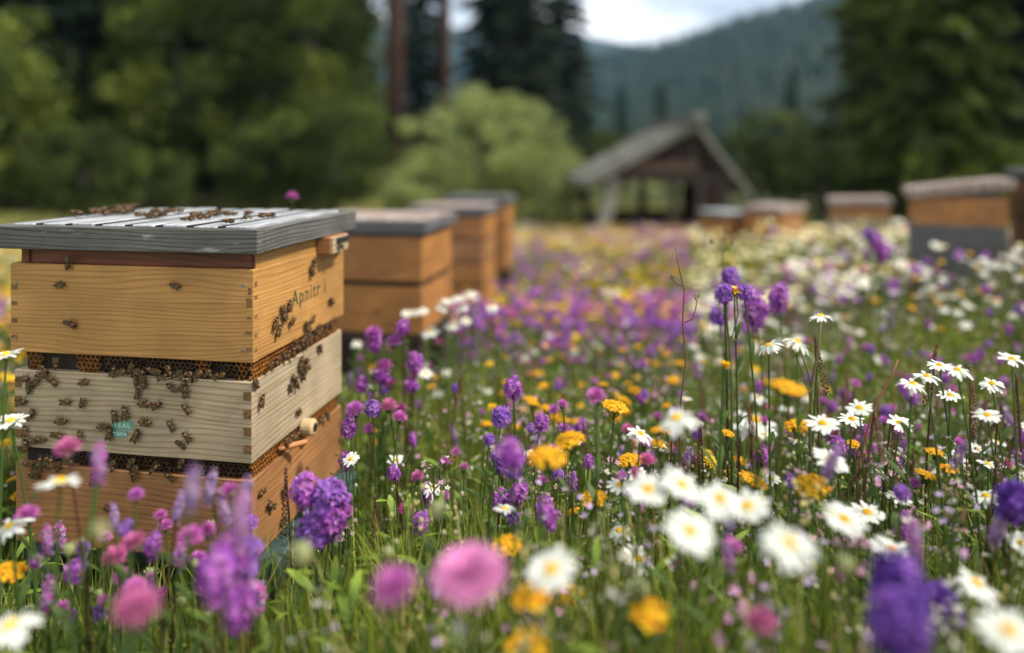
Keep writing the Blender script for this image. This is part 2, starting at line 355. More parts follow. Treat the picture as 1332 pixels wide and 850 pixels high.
# ------------------------------------------------------------------ trees
def leafquads(ctrs, size, tint, flat=.5):
    n = len(ctrs); a = rng.normal(size=(n, 3)); a /= np.linalg.norm(a, axis=1)[:, None]
    b = rng.normal(size=(n, 3)); b -= (a*b).sum(1)[:, None]*a; b /= np.linalg.norm(b, axis=1)[:, None]
    s = size[:, None]; V = np.stack([ctrs-a*s, ctrs-b*s*flat, ctrs+a*s, ctrs+b*s*flat], 1).reshape(-1, 3)
    return V, np.arange(4*n).reshape(-1, 4), np.repeat(tint, 4, 0)
def broadleaf(name_seed, h, r, trunk_h, nclump, nleaf, base, light, leaf=.09, squash=1.0, low=False):
    """returns (trunk mesh, crown mesh)"""
    q = np.random.default_rng(name_seed); pr = random.Random(name_seed)
    tb = MB(); ends = []
    top = Vector((pr.uniform(-.1, .1)*r, 0, trunk_h+(h-trunk_h)*.6))
    tb.tube([(0, 0, -.3), (0.03*r, 0, trunk_h*.5), (0, .02*r, trunk_h), top], [.045*h, .035*h, .028*h, .008*h], 7)
    for k in range(9):
        z = trunk_h*.7+(h-trunk_h)*.5*k/9; an = k*2.4; L_ = r*.8*(1-.4*k/9)
        tb.tube([(0, 0, z), (math.cos(an)*L_*.5, math.sin(an)*L_*.5, z+L_*.25), (math.cos(an)*L_, math.sin(an)*L_, z+L_*.6)], [.012*h, .008*h, .003*h], 5)
    zc = (h+trunk_h*.6)/2; hz_ = (h-trunk_h*.6)/2
    C_ = q.normal(size=(nclump, 3)); C_ /= np.linalg.norm(C_, axis=1)[:, None]; rad = q.uniform(.45, 1.0, (nclump, 1))**.6
    C_ = C_*rad*np.array([[r, r, hz_*squash]])+np.array([[0, 0, zc]])
    C_[:, :2] *= (1+.18*np.sin(C_[:, 2:3]*5/h+name_seed))
    cs = q.uniform(.16, .34, nclump)*r
    ix = q.integers(0, nclump, nleaf); d = q.normal(size=(nleaf, 3)); d /= np.linalg.norm(d, axis=1)[:, None]
    pts = C_[ix]+d*(cs[ix][:, None]*q.uniform(.35, 1, (nleaf, 1))**.5)*np.array([[1, 1, .75]])
    keep = pts[:, 2] > (.02 if low else trunk_h*.45); pts, ix = pts[keep], ix[keep]
    cl = q.random(nclump)[ix][:, None]; tint = np.array(base)[None]*(1-cl)+np.array(light)[None]*cl; tint = tint*q.uniform(.75, 1.25, (len(pts), 1))
    V, Fq, T = leafquads(pts, leaf*q.uniform(.6, 1.3, len(pts)), tint)
    return tb.mesh('trunk', ['bark_grey'], True), npmesh('crown', V, Fq, T, ['foliage'])
def conifer(seed, h, r, start=.08, whorls=26, base=(.010, .022, .011), light=(.032, .055, .022), bare=0, bark='bark_grey', per=1700):
    q = np.random.default_rng(seed); tb = MB()
    tb.tube([(0, 0, -.4), (0, 0, h*.3), (.01*h*(seed % 3-1), 0, h*.7), (0, 0, h)], [(.019 if start < .3 else .011)*h, (.015 if start < .3 else .0095)*h, .007*h, .001*h], 8)
    pts = []; tin = []; dirs = []
    for k in range(whorls):
        t_ = start+(1-start)*k/whorls; z = h*t_; L_ = r*(1-t_)**.8*q.uniform(.75, 1.1)+.08*r
        nb = 7
        for j in range(nb):
            an = j*6.283/nb+q.uniform(-.4, .4)+k; LL = L_*q.uniform(.6, 1.15)
            if k % 3 == 0: tb.tube([(0, 0, z), (math.cos(an)*LL*.7, math.sin(an)*LL*.7, z-LL*.12)], [.006*h*(1-t_)+.01, .004], 4)
            ns = int(per/whorls/nb*(.5+1.6*(1-t_)))+4
            s = q.uniform(.12, 1, ns); wd = (1-s)*.38*LL+.05
            lat = q.uniform(-1, 1, ns)*wd
            x = math.cos(an)*s*LL-math.sin(an)*lat; y = math.sin(an)*s*LL+math.cos(an)*lat
            zz = z-s*LL*(.25+.15*q.random())-np.abs(lat)*.3+q.normal(0, .02*r, ns)
            pts.append(np.stack([x, y, zz], 1)); cl = q.random()
            tin.append(np.tile(np.array(base)*(1-cl)+np.array(light)*cl, (ns, 1))*q.uniform(.7, 1.3, (ns, 1))); dirs.append(np.tile([math.cos(an), math.sin(an), -.45], (ns, 1)))
    pts = np.concatenate(pts); tin = np.concatenate(tin); dirs = np.concatenate(dirs)
    n = len(pts); a = dirs+q.normal(0, .45, (n, 3)); a /= np.linalg.norm(a, axis=1)[:, None]
    b = q.normal(size=(n, 3)); b -= (a*b).sum(1)[:, None]*a; b /= np.linalg.norm(b, axis=1)[:, None]
    s = (r*.075*q.uniform(.6, 1.4, n)+.02)[:, None]
    V = np.stack([pts-a*s, pts-b*s*.35, pts+a*s*1.2, pts+b*s*.35], 1).reshape(-1, 3)
    return tb.mesh('trunk', [bark], True), npmesh('crown', V, np.arange(4*n).reshape(-1, 4), np.repeat(tin, 4, 0), ['foliage'])
def plant_tree(name, meshes, px, D, s=1, label='', cat='tree', group=None, rz=None, dz=0):
    x = (px-666)/F*D; o = empty(name, (x, D, float(gfar(np.array(x), np.array(D)))+dz), label, cat, group, rnd.uniform(0, 6.28) if rz is None else rz)
    o.scale = (s, s, s); inst('trunk', meshes[0], o); inst('crown', meshes[1], o); return o
OL = (.011, .023, .005); OLL = (.15, .19, .022)  # dark base and bright clumps: sunlit contrast put into the leaf colours
bl = [broadleaf(1, 8, 3.0, 1.4, 90, 16000, OL, OLL, .10), broadleaf(2, 8.5, 3.3, 1.2, 100, 17000, (.010, .022, .005), (.15, .19, .022), .10),
      broadleaf(3, 4, 2.2, .4, 70, 11000, OL, (.12, .16, .022), .08, low=True)]
willow = [broadleaf(4, 4.2, 2.5, .4, 80, 17000, (.17, .21, .06), (.38, .43, .15), .07, low=True), broadleaf(5, 3.4, 2.2, .3, 70, 13000, (.17, .21, .06), (.38, .43, .15), .07, low=True)]
dk = [conifer(11, 20, 3.6, per=9000), conifer(12, 17, 3.2, per=8000), conifer(13, 13, 2.4, per=6000)]
ol = [conifer(21, 16, 3.4, whorls=44, base=(.03, .05, .008), light=(.13, .165, .02), per=9000)]
pine = [conifer(31, 24, 3.6, start=.42, whorls=18, bark='bark', per=6000)]
small = [broadleaf(6, 2.3, 1.15, 1.0, 40, 5000, (.05, .08, .02), (.12, .15, .035), .06, squash=.8)]
G1 = 'olive broadleaf trees in front of the dark forest'
plant_tree('broadleaf_tree', bl[0], 235, 20, .85, 'tall olive green broadleaf tree above the weathered hive lid', group=G1)
plant_tree('broadleaf_tree', bl[1], 398, 21, .9, 'broadest olive green broadleaf tree beside the red pine trunk', group=G1)
plant_tree('broadleaf_tree', bl[1], 40, 20, .55, 'half shaded olive tree nearest the edge of the dark forest', group=G1)
plant_tree('broadleaf_tree', bl[0], -110, 14, .8, 'yellow green tree standing beyond the near hive at the clearing edge', group=G1)
G2 = 'low green bushes along the forest edge'
plant_tree('bush', bl[2], 345, 18, .6, 'low green bush between the two olive broadleaf trees', 'bush', G2)
plant_tree('bush', bl[2], 435, 18, .72, 'low green bush just before the red pine trunk', 'bush', G2)
plant_tree('bush', bl[2], 110, 15, .55, 'low yellow green bush before the darkest part of the forest', 'bush', G2)
plant_tree('bush', bl[2], 195, 16, .4, 'smallest low bush by the forest edge behind the lid', 'bush', G2)
G3 = 'pale willow bushes'
plant_tree('willow_bush', willow[0], 626, 18, .72, 'large pale green willow bush, the highest of the pale bushes', 'bush', G3)
plant_tree('willow_bush', willow[1], 702, 17.5, .56, 'pale green willow bush nearest the shelter roof', 'bush', G3)
plant_tree('willow_bush', willow[1], 548, 17, .44, 'small pale green willow bush at the foot of the red pine trunk', 'bush', G3)
plant_tree('pine_tree', pine[0], 514, 19, 1.0, 'tall pine with bare reddish trunk beside the pale willow bush', group='red trunked pines')
plant_tree('pine_tree', pine[0], 578, 25, .95, 'slimmer red trunked pine rising behind the pale willow bush', group='red trunked pines')
G4 = 'dark conifers of the forest behind the hives'
for k, (px, D, s) in enumerate([(-60, 24, 1.0), (20, 22, 1), (95, 25, 1.05), (150, 21, .9), (215, 27, 1), (300, 27, 1.05), (365, 30, 1.1), (-190, 20, .9), (455, 33, .9), (545, 32, .62), (640, 33, .85), (690, 30, .8), (728, 36, .72), (670, 40, .8), (755, 48, .55), (-300, 17, .8), (250, 33, 1.2), (120, 32, 1.2), (400, 36, 1.1), (20, 33, 1.2)]):
    lab = 'dark conifer in the dense forest behind the near hive'
    if px > 500: lab = {545: 'short dark conifer between the two red pine trunks', 640: 'dark conifer right behind the large willow bush', 690: 'dark conifer rising above the smaller willow bush', 728: 'dark conifer at the open end of the forest by the valley', 670: 'dark conifer half hidden behind the other forest conifers', 755: 'farthest small conifer at the end of the dark forest'}[px]
    plant_tree('conifer_tree', dk[k % 3], px, D, s*(1.15 if k % 3 == 2 else 1), lab, group=G4)
G5 = 'small conifers in the open valley'
for px, py, D, lab in ((808, 106, 75, 'slim conifer above the shelter roof slope, nearer the dark forest'), (860, 102, 72, 'dark slim conifer rising straight over the shelter ridge'), (1030, 80, 80, 'tallest valley conifer between the shelter and the big firs'), (1085, 120, 85, 'pale thin conifer beside the tallest valley conifer'), (985, 135, 95, 'short conifer on the valley floor behind the shelter eave'), (940, 150, 100, 'smallest valley conifer, just beyond the shelter ridge'), (1120, 95, 70, 'grey green conifer at the foot of the big olive fir')):
    zt = (HZ-py)/F*D+CAMZ; gg = float(gfar(np.array(0.), np.array(float(D)))); plant_tree('conifer_tree', dk[2], px, D, (zt-gg)/13, lab, group=G5)
G6 = 'big firs beside the meadow'
for px, D, s, me, lab in ((1195, 17, .72, ol[0], 'olive green fir at the valley end of the big fir row'), (1318, 17.5, .85, dk[1], 'dark fir behind the hive with the pink slatted roof'), (1400, 16, .9, dk[0], 'dark fir cut by the picture edge behind the last hive'), (1245, 22, .95, ol[0], 'second olive fir half hidden between the dark firs'), (1320, 25, 1.1, dk[1], 'tall dark fir filling the gap behind the nearest firs'), (1225, 15.5, .62, ol[0], 'low olive fir in front of the taller firs behind the pink roofed hive'), (1160, 22, .8, ol[0], 'olive fir leaning into the open valley side of the row'), (1440, 20, 1, dk[0], 'dark fir outside the meadow corner'), (1165, 34, .8, dk[2], 'slender dark fir just behind the olive fir')):
    plant_tree('fir_tree', me, px, D, s, lab, group=G6)
plant_tree('small_tree', small[0], 1072, 17, 1.0, 'small umbrella shaped tree with brown trunk between shelter and firs')
G7 = 'bushes on the valley floor'
for px, D, s, lab in ((985, 24, .55, 'green bush behind the shelter eave'), (1035, 22, .5, 'green bush just before the umbrella shaped tree'), (1120, 20, .42, 'yellow green bush at the foot of the olive fir'), (790, 26, .6, 'green bush behind the shelter seen beside its pale post'), (880, 30, .7, 'green bush seen through the open shelter'), (1000, 40, 1.0, 'bush group on the far side of the meadow')):
    plant_tree('bush', bl[2], px, D, s, lab, 'bush', G7)

# ------------------------------------------------------------------ shelter
sh = empty('shelter', (P(866, 0, 14).x, 14, gz(2.9, 14)), 'open dark timber shelter with mossy gabled shake roof beyond the hives', 'shelter', rz=R(3))
zE, zA, dep = 1.02, 2.17, 2.6       # eave and apex heights, depth (local y)
HWS = {-1: 2.08, 1: 1.02}; AX = .52; ZES = {-1: 1.06, 1: .86}
def roofz(x): sg = -1 if x < AX else 1; return zA-(zA-ZES[sg])*abs(x-AX)/HWS[sg]
def slope(sgn):
    b_ = MB(); n_ = 9; hw = HWS[sgn]
    for k in range(n_):
        t0, t1 = k/n_, (k+1)/n_+.03
        for yy0 in range(8):
            y0 = -.25+yy0*(dep+.5)/8; y1 = y0+(dep+.5)/8*.97; jj = rnd.uniform(-.012, .012)
            x0 = AX+sgn*hw*t0; x1 = AX+sgn*hw*t1; z0 = zA-(zA-ZES[sgn])*t0; z1 = zA-(zA-ZES[sgn])*t1
            q = [(x0, y0, z0+.03+jj), (x1, y0, z1+.055+jj), (x1, y1, z1+.055+jj), (x0, y1, z0+.03+jj)]
            lo = [(p[0], p[1], p[2]-.14) for p in q]; i0 = len(b_.v)
            for p in q+lo: b_.vert(p, (.2, .2, .2))
            for f in ((0, 1, 2, 3), (4, 7, 6, 5), (0, 4, 5, 1), (1, 5, 6, 2), (2, 6, 7, 3), (3, 7, 4, 0)): b_.face([i0+i for i in f])
    return b_
slope(-1).build('roof_slope', 'shake', sh); slope(1).build('roof_slope', 'shake', sh)
b_ = MB(); b_.box((AX-.13, -.5, zA-.03), (AX+.13, dep+.3, zA+.13), bev=.02); b_.build('ridge_beam', 'shake', sh)
for sgn in (-1, 1):
    b_ = MB(); p0 = Vector((AX, -.31, zA-.02)); p1 = Vector((AX+sgn*HWS[sgn]*1.02, -.31, ZES[sgn]-.02))
    for p in (p0, p1):
        for yy_ in (0, .05):
            for k in (.03, -.13): b_.vert(p+Vector((0, yy_, k)), (.2, .2, .2))
    for f in ((0, 1, 5, 4), (2, 6, 7, 3), (0, 4, 6, 2), (1, 3, 7, 5), (0, 2, 3, 1), (4, 5, 7, 6)): b_.face(f)
    b_.build('barge_board', 'shake', sh)
def gable(y):
    b_ = MB(); n_ = 16; xa, xb = -1.15, 1.3
    for k in range(n_):
        x0 = xa+k*(xb-xa)/n_; x1 = x0+(xb-xa)/n_*.95; zt = [roofz(x)-.16 for x in (x0, x1)]
        zb = 1.08; i0 = len(b_.v)
        if min(zt) < zb: continue
        for yy_ in (y, y+.03):
            for p in ((x0, yy_, zb), (x1, yy_, zb), (x1, yy_, zt[1]), (x0, yy_, zt[0])): b_.vert(p, (.2, .2, .2))
        for f in ((0, 1, 2, 3), (5, 4, 7, 6), (0, 4, 5, 1), (1, 5, 6, 2), (2, 6, 7, 3), (3, 7, 4, 0)): b_.face([i0+i for i in f])
    return b_
gable(.1).build('gable_wall', 'barn_wood', sh); gable(dep-.1).build('gable_wall', 'barn_wood', sh)
def beam(a, b2, t, name, mt):
    a, b2 = Vector(a), Vector(b2); d = b2-a; b_ = MB(); u = d.cross(Vector((0, 1, 0))); u = u.normalized() if u.length > 1e-4 else Vector((1, 0, 0)); v = d.cross(u).normalized()
    for p in (a, b2):
        for su, sv in ((-1, -1), (1, -1), (1, 1), (-1, 1)): b_.vert(p+u*su*t*.5+v*sv*t*.5, (.2, .2, .2))
    for f in ((0, 1, 2, 3), (7, 6, 5, 4), (0, 4, 5, 1), (1, 5, 6, 2), (2, 6, 7, 3), (3, 7, 4, 0)): b_.face(f)
    return b_.build(name, mt, sh)
for y_ in (.04, dep-.02): beam((-1.3, y_, 1.10), (1.25, y_, 1.10), .17, 'tie_beam', 'bare_wood')
beam((-.75, -.02, 1.32), (.62, -.02, 1.32), .2, 'collar_beam', 'collar')
beam((AX, 0.02, 1.2), (AX, .02, 2.0), .13, 'king_post', 'bare_wood')
for s_ in (-1, 1): beam((AX+s_*.6, .0, 1.2), (AX+s_*.15, .0, 1.7), .1, 'strut', 'bare_wood'); beam((-1.2 if s_ < 0 else 1.1, 0, 1.08), (-1.2 if s_ < 0 else 1.1, dep, 1.08), .14, 'wall_plate', 'bare_wood')
beam((-1.32, -.02, -.2), (-1.0, -.02, 1.1), .24, 'post', 'pale_timber'); beam((.14, .02, -.2), (.14, .02, 1.05), .13, 'post', 'bare_wood'); beam((.66, .02, -.2), (.66, .02, 1.05), .12, 'post', 'bare_wood'); beam((1.12, .02, -.2), (1.12, .02, 1.05), .2, 'post', 'bare_wood')
for x_ in (-1.15, .15, 1.15): beam((x_, dep, -.2), (x_, dep, 1.05), .16, 'post', 'bare_wood')
b_ = MB()
for k in range(14): b_.box((-1.2+k*.172, dep-.03, -.1), (-1.2+k*.172+.16, dep, .30))
b_.build('back_boards', 'barn_wood', sh)
b_ = MB()
for k in range(3): b_.box((.74+k*.1, .03, -.1), (.74+k*.1+.093, .06, 1.02))
for k in range(9): b_.box((1.17, .1+k*.28, -.1), (1.20, .1+k*.28+.26, 1.0))
b_.build('side_boards', 'barn_wood', sh)

# ------------------------------------------------------------------ hives
def hex_comb(b_, fx, u0, u1, v0, v1, r=.0058, depth=.006, gap=.86, mask=None, jit=0.0, c=(.2, .1, .03), m=0):
    dx = r*math.sqrt(3); row = 0; v = v0+r*.6
    while v < v1-r*.4:
        u = u0+(dx/2 if row % 2 else 0)
        while u < u1:
            if mask is None or mask(u, v):
                cu, cv = u+rnd.uniform(-jit, jit)*r, v+rnd.uniform(-jit, jit)*r; O, I, B = [], [], []
                for k in range(6):
                    a = math.pi/6+k*math.pi/3
                    O.append(b_.vert(fx(cu+math.cos(a)*r*1.02, cv+math.sin(a)*r*1.02, 0), c)); I.append(b_.vert(fx(cu+math.cos(a)*r*gap, cv+math.sin(a)*r*gap, 0), c)); B.append(b_.vert(fx(cu+math.cos(a)*r*gap*.9, cv+math.sin(a)*r*gap*.9, depth), c))
                for k in range(6):
                    j = (k+1) % 6; b_.face((O[k], O[j], I[j], I[k]), m); b_.face((I[k], I[j], B[j], B[k]), m)
            u += dx
        v += r*1.5; row += 1
def frame_box(w_, d_, z0, z1, th=.02, x0=None, y0=0, bev=.0015):
    """four boards butted to a hollow box; x runs from -w_ to 0"""
    x0 = -w_ if x0 is None else x0; x1 = x0+w_; y1 = y0+d_; b_ = MB()
    b_.box((x0, y0, z0), (x1, y0+th, z1), bev=bev); b_.box((x0, y1-th, z0), (x1, y1, z1), bev=bev)
    b_.box((x0+.0004, y0+th, z0+.0006), (x0+th, y1-th, z1-.0006), bev=bev); b_.box((x1-th, y0+th, z0+.0006), (x1-.0004, y1-th, z1-.0006), bev=bev)
    return b_
def text_mesh(txt, size, name, mt, parent, mtx, depth=.0004, sx=1):
    cu = bpy.data.curves.new('t', 'FONT'); cu.body = txt; cu.size = size; cu.extrude = depth; cu.align_x = 'CENTER'; cu.align_y = 'CENTER'; cu.space_character = 1.25
    to = bpy.data.objects.new('t', cu); COL.objects.link(to); bpy.context.view_layer.update()
    me = bpy.data.meshes.new_from_object(to.evaluated_get(bpy.context.evaluated_depsgraph_get())); COL.objects.unlink(to); bpy.data.objects.remove(to)
    me.materials.clear(); me.materials.append(M[mt]); me.name = name
    me.transform(mtx @ Matrix.Diagonal((sx, 1, 1, 1))); return link(bpy.data.objects.new(name, me), parent)
FRONT = Matrix(((1, 0, 0, 0), (0, 0, -1, 0), (0, 1, 0, 0), (0, 0, 0, 1)))      # text in the x-z plane, facing -y
SIDE = Matrix(((0, 0, 1, 0), (1, 0, 0, 0), (0, 1, 0, 0), (0, 0, 0, 1)))       # text in the y-z plane, facing +x

YAW = R(9.5); HX, HY = -.474, 1.34
hive = empty('beehive', (HX, HY, .35), 'nearest beehive of three stacked boxes under a weathered grey lid, covered in bees', 'beehive', 'beehives in the meadow', rz=-YAW)
HM = Matrix.Translation((HX, HY, 0)) @ Matrix.Rotation(-YAW, 4, 'Z')
def hz_(z): return z-.35
# bottom, middle, top boxes
b_ = frame_box(.497, .415, hz_(.351), hz_(.503), x0=-.500); bb = b_.build('bottom_box', 'orange_wood', hive); bb['label'] = 'orange brown lowest box'
b_ = frame_box(.500, .415, hz_(.534), hz_(.684), x0=-.503); mbx = b_.build('middle_box', 'pale_wood', hive); mbx['label'] = 'pale bleached pine box'
b_ = frame_box(.512, .42, hz_(.719), hz_(.891), x0=-.512); tb = b_.build('top_box', 'honey_wood', hive); tb['label'] = 'honey coloured top box'
# finger joints
def fingers(z0, z1, n_, x0, x1, parent, wdt=.017, flip=0):
    b_ = MB(); h = (z1-z0)/(2*n_+1)
    for k in range(n_):
        za = z0+h*(2*k+1-flip*.0)
        for (xa, xb) in ((x0+.0015, x0+wdt), (x1-wdt, x1-.0015)): b_ = MB(); b_.box((xa, -.0006, za), (xb, .004, za+h)); b_.build('finger_joint', 'end_grain', parent)
fingers(hz_(.536), hz_(.682), 4, -.503, -.003, mbx)
for zz, hh, wd in ((.845, .012, .007), (.822, .016, .01), (.772, .006, .012), (.80, .004, .009), (.742, .006, .01)): b_ = MB(); b_.box((-.004-wd, -.0007, hz_(zz)), (-.004, .004, hz_(zz+hh))); b_.build('finger_joint', 'end_grain', tb)
for zz, hh in ((.84, .010), (.81, .007), (.775, .009), (.745, .006)): b_ = MB(); b_.box((-.508, -.0007, hz_(zz)), (-.508+.012, .004, hz_(zz+hh))); b_.build('finger_joint', 'end_grain', tb)
for zz, hh in ((.858, .010), (.835, .008), (.80, .006), (.765, .008), (.738, .007)): b_ = MB(); b_.box((-.004, .003, hz_(zz)), (.0006, .013, hz_(zz+hh))); b_.build('finger_joint', 'end_grain', tb)
for (xx_, zz) in ((-.022, .861), (-.022, .741), (-.497, .853), (-.499, .745)):
    b_ = MB(); b_.tube([(xx_, .002, hz_(zz)), (xx_, -.0012, hz_(zz))], .0032, 10); b_.build('nail', 'nail', tb)
# frames inside: dark core, combs in the gaps
for gi, (za, zb) in enumerate(((.503, .534), (.684, .719))):
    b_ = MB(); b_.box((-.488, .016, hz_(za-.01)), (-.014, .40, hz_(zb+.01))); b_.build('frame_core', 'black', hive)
    b_ = MB(); ph = [rnd.uniform(0, 6) for _ in range(4)]
    if gi == 1:
        segs = [(-.478, -.445), (-.372, -.318), (-.118, -.085), (-.038, -.012)]
        for (sa, sc_) in segs:
            def mk(u, v, zlo=hz_(za), zhi=hz_(zb)):
                t_ = (zhi-v)/(zhi-zlo); return sa+.009*t_ < u < sc_-.009*t_
            b_ = MB(); hex_comb(b_, lambda u, v, d: (u, .0045+d, v), -.48, -.01, hz_(za)+.001, hz_(zb)-.0005, mask=mk, jit=.18)
            b_.build('honeycomb', 'comb_gold', hive)
        b_ = MB()
        hex_comb(b_, lambda u, v, d: (u, .0085+d, v), -.31, -.03, hz_(za)+.001, hz_(zb)-.0005, mask=lambda u, v: math.sin(u*37+ph[0])+math.sin(u*91+v*140) > -1.2, jit=.25, gap=.8)
    else:
        hex_comb(b_, lambda u, v, d: (u, .006+d, v), -.36, -.01, hz_(za)+.001, hz_(zb)-.0005, mask=lambda u, v: math.sin(u*33+ph[1])+math.sin(u*71+v*90) > -1.0, jit=.2, gap=.82)
    b_.build('honeycomb', 'comb_dark', hive)
    b_ = MB(); hex_comb(b_, lambda u, v, d: (-.007-d, u, v), .01, .40, hz_(za)+.001, hz_(zb)-.0005, jit=.15, gap=.82); b_.build('honeycomb', 'comb_gold', hive)
    # spacers that carry the upper box
    for (xs_, ys_) in ((-.49, .006), (-.03, .006), (-.49, .38), (-.03, .38)):
        b_ = MB(); b_.box((xs_, ys_+.012, hz_(za)+.0004), (xs_+.016, ys_+.03, hz_(zb)-.0004)); b_.build('spacer', 'orange_wood', hive)
# inner rim and lid
b_ = frame_box(.487, .40, hz_(.8914), hz_(.9215), x0=-.49, y0=.008); b_.build('inner_rim', 'red_wood', hive)
b_ = MB(); b_.box((-.005, .01, hz_(.8914)), (-.0015, .41, hz_(.9215)))
b_.build('side_batten', 'honey_wood', hive)
b_ = MB(); b_.box((-.006, .004, hz_(.893)), (-.022, .0075, hz_(.921))); b_.box((-.49, .004, hz_(.893)), (-.474, .0075, hz_(.921))); b_.build('rim_block', 'red_wood', hive)
b_ = frame_box(.56, .472, hz_(.9218), hz_(.9665), th=.024, x0=-.54, y0=-.022, bev=.002); lid = b_.build('lid', 'grey_wood', hive)
b_ = MB(); b_.box((-.515, .003, hz_(.94)), (.019-.025, .425, hz_(.952))); b_.build('lid_panel', 'black', lid)  # coloured black so the gaps between the lid boards read as shaded
b_ = MB(); nb = 8; x0 = -.516; wd = .512/nb
for k in range(nb): b_.box((x0+k*wd+.010, .0025, hz_(.9525)), (x0+(k+1)*wd-.010, .425, hz_(.9685)+.0012*(k % 3)), bev=.0015)
b_.build('lid_boards', 'lid_board', lid)
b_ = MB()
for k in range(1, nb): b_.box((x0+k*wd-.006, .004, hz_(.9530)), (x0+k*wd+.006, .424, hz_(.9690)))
b_.build('groove_shade_strips', 'shade_plate_dark', lid)  # dark strips standing in for the shade in the board grooves
# latch block on the corner under the lid
b_ = MB(); b_.box((.0006, .268, hz_(.884)), (.034, .36, hz_(.922)), bev=.002); lb = b_.build('latch_block', 'orange_wood', hive)
b_ = MB(); b_.box((.0345, .27, hz_(.886)), (.037, .358, hz_(.920))); b_.build('pale_plate', 'pale_wood', lb)
b_ = MB(); b_.box((.0372, .290, hz_(.904)), (.0385, .356, hz_(.917))); b_.build('dark_plate', 'shade_plate_dark', lb)
text_mesh('Apnitr i', .045, 'lettering', 'stamp', tb, Matrix.Translation((.0002, .235, hz_(.806))) @ SIDE, depth=.0003, sx=.92)
b_ = MB(); b_.box((-.290, -.0012, hz_(.581)), (-.246, .0005, hz_(.598))); b_.box((-.290, -.0012, hz_(.566)), (-.258, .0005, hz_(.579)))
st = b_.build('sticker', 'sticker', mbx); st['label'] = 'small teal sticker with pale print'
text_mesh('TEAL', .0135, 'sticker_print', 'white', st, Matrix.Translation((-.268, -.0014, hz_(.5895))) @ FRONT); text_mesh('PEAMA', .009, 'sticker_print', 'white', st, Matrix.Translation((-.274, -.0014, hz_(.5725))) @ FRONT)
# peg and plug at the lower gap
pg = MB(); p0 = HM.inverted() @ P(358, 578, 1.42); 
b_ = MB(); b_.tube([(-.006, .105, .170), (.0, .112, .170), (.030, .150, .169), (.032, .1525, .169)], [.005, .0056, .0056, .0048], 12, c=(.42, .18, .07)); b_.build('wooden_peg', 'solid', hive, True)
b_ = MB(); b_.tube([(.0, .205, .178), (.022, .205, .178), (.026, .205, .178)], [.018, .018, .013], 16, c=(.5, .36, .2)); b_.tube([(.0262, .205, .178), (.027, .205, .178)], .0095, 12, c=(.02, .012, .008)); b_.build('entrance_plug', 'solid', hive, False)

# stand
stand = empty('hive_stand', (HX, HY, 0), 'low teal painted timber stand under the nearest hive', 'stand', rz=-YAW)
for (x_, y_) in ((-.50, .02), (-.035, .02), (-.50, .35), (-.035, .35)):
    b_ = MB(); b_.box((x_, y_, -.03), (x_+.07, y_+.07, .347), bev=.004); b_.build('leg', 'teal', stand)
for y_ in (.11, .365): b_ = MB(); b_.box((-.43, y_, .26), (-.035, y_+.03, .3455), bev=.003); b_.build('rail', 'teal', stand)
for x_ in (-.48, -.015): b_ = MB(); b_.box((x_, .09, .26), (x_+.03, .35, .3455), bev=.003); b_.build('rail', 'teal', stand)

def far_hive(px, pyb, D, yaw, boxes, lidmat, rimmat, label, ztop_lid, lid_h=.045, w_=.51, d_=.42, tilt=0, over=.02, ledge=True, bottom=0.0):
    """(px) = image column of the near vertical corner; boxes: list from top of (height, gap below, material)"""
    x = (px-666)/F*D; g0 = gz(x, D); zt = CAMZ-(ztop_lid-HZ)/F*D
    o = empty('beehive', (x, D, g0), label, 'beehive', 'beehives in the meadow', rz=-yaw)
    z = zt-g0-lid_h
    b_ = frame_box(w_+2*over, d_+2*over, z, z+lid_h, th=.024, x0=-w_-over, y0=-over, bev=.003); ld = b_.build('lid', rimmat, o)
    b_ = MB(); nb = 9; wd = (w_+2*over-.02)/nb
    for k in range(nb): b_.box((-w_-over+.01+k*wd+.003, -over+.004, z+lid_h-.012), (-w_-over+.01+(k+1)*wd-.003, d_+over-.004, z+lid_h+.004+.002*(k % 2)), bev=.001)
    b_.build('lid_boards', lidmat, ld)
    ld.rotation_euler = (0, -R(tilt), 0); ld.location = (-math.sin(R(tilt))*z*0+z*math.sin(R(tilt)), 0, z*(1-math.cos(R(tilt)))+.004*tilt)
    b_ = MB(); b_.box((-w_+.01, .01, z-.02), (-.01, d_-.01, z)); b_.build('inner_rim', 'dark_rim', o); z -= .018
    for i, (h, gp, mt) in enumerate(boxes):
        b_ = frame_box(w_, d_, z-h, z, bev=.002); bx_ = b_.build('box', mt, o)
        pass
        z -= h
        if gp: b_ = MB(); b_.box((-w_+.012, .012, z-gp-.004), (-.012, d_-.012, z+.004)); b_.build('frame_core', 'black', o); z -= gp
    b_ = MB(); b_.box((-w_+.0, .0, z-.03), (0, d_, z)); b_.build('floor_board', 'barn_wood', o); z -= .03
    for (x_, y_) in ((-w_+.01, .02), (-.07, .02), (-w_+.01, d_-.08), (-.07, d_-.08)):
        if z > .02: b_ = MB(); b_.box((x_, y_, -.05), (x_+.06, y_+.06, z)); b_.build('leg', 'bare_wood', o)
    return o
A = 'amber_wood'
h2o = far_hive(549, 0, 2.72, R(10.5), [(.165, .022, A), (.172, .0, A)], 'pink_lid', 'dark_rim', 'second beehive in the row, amber boxes under a pinkish slatted lid with dark rim', 288)
b_ = MB()
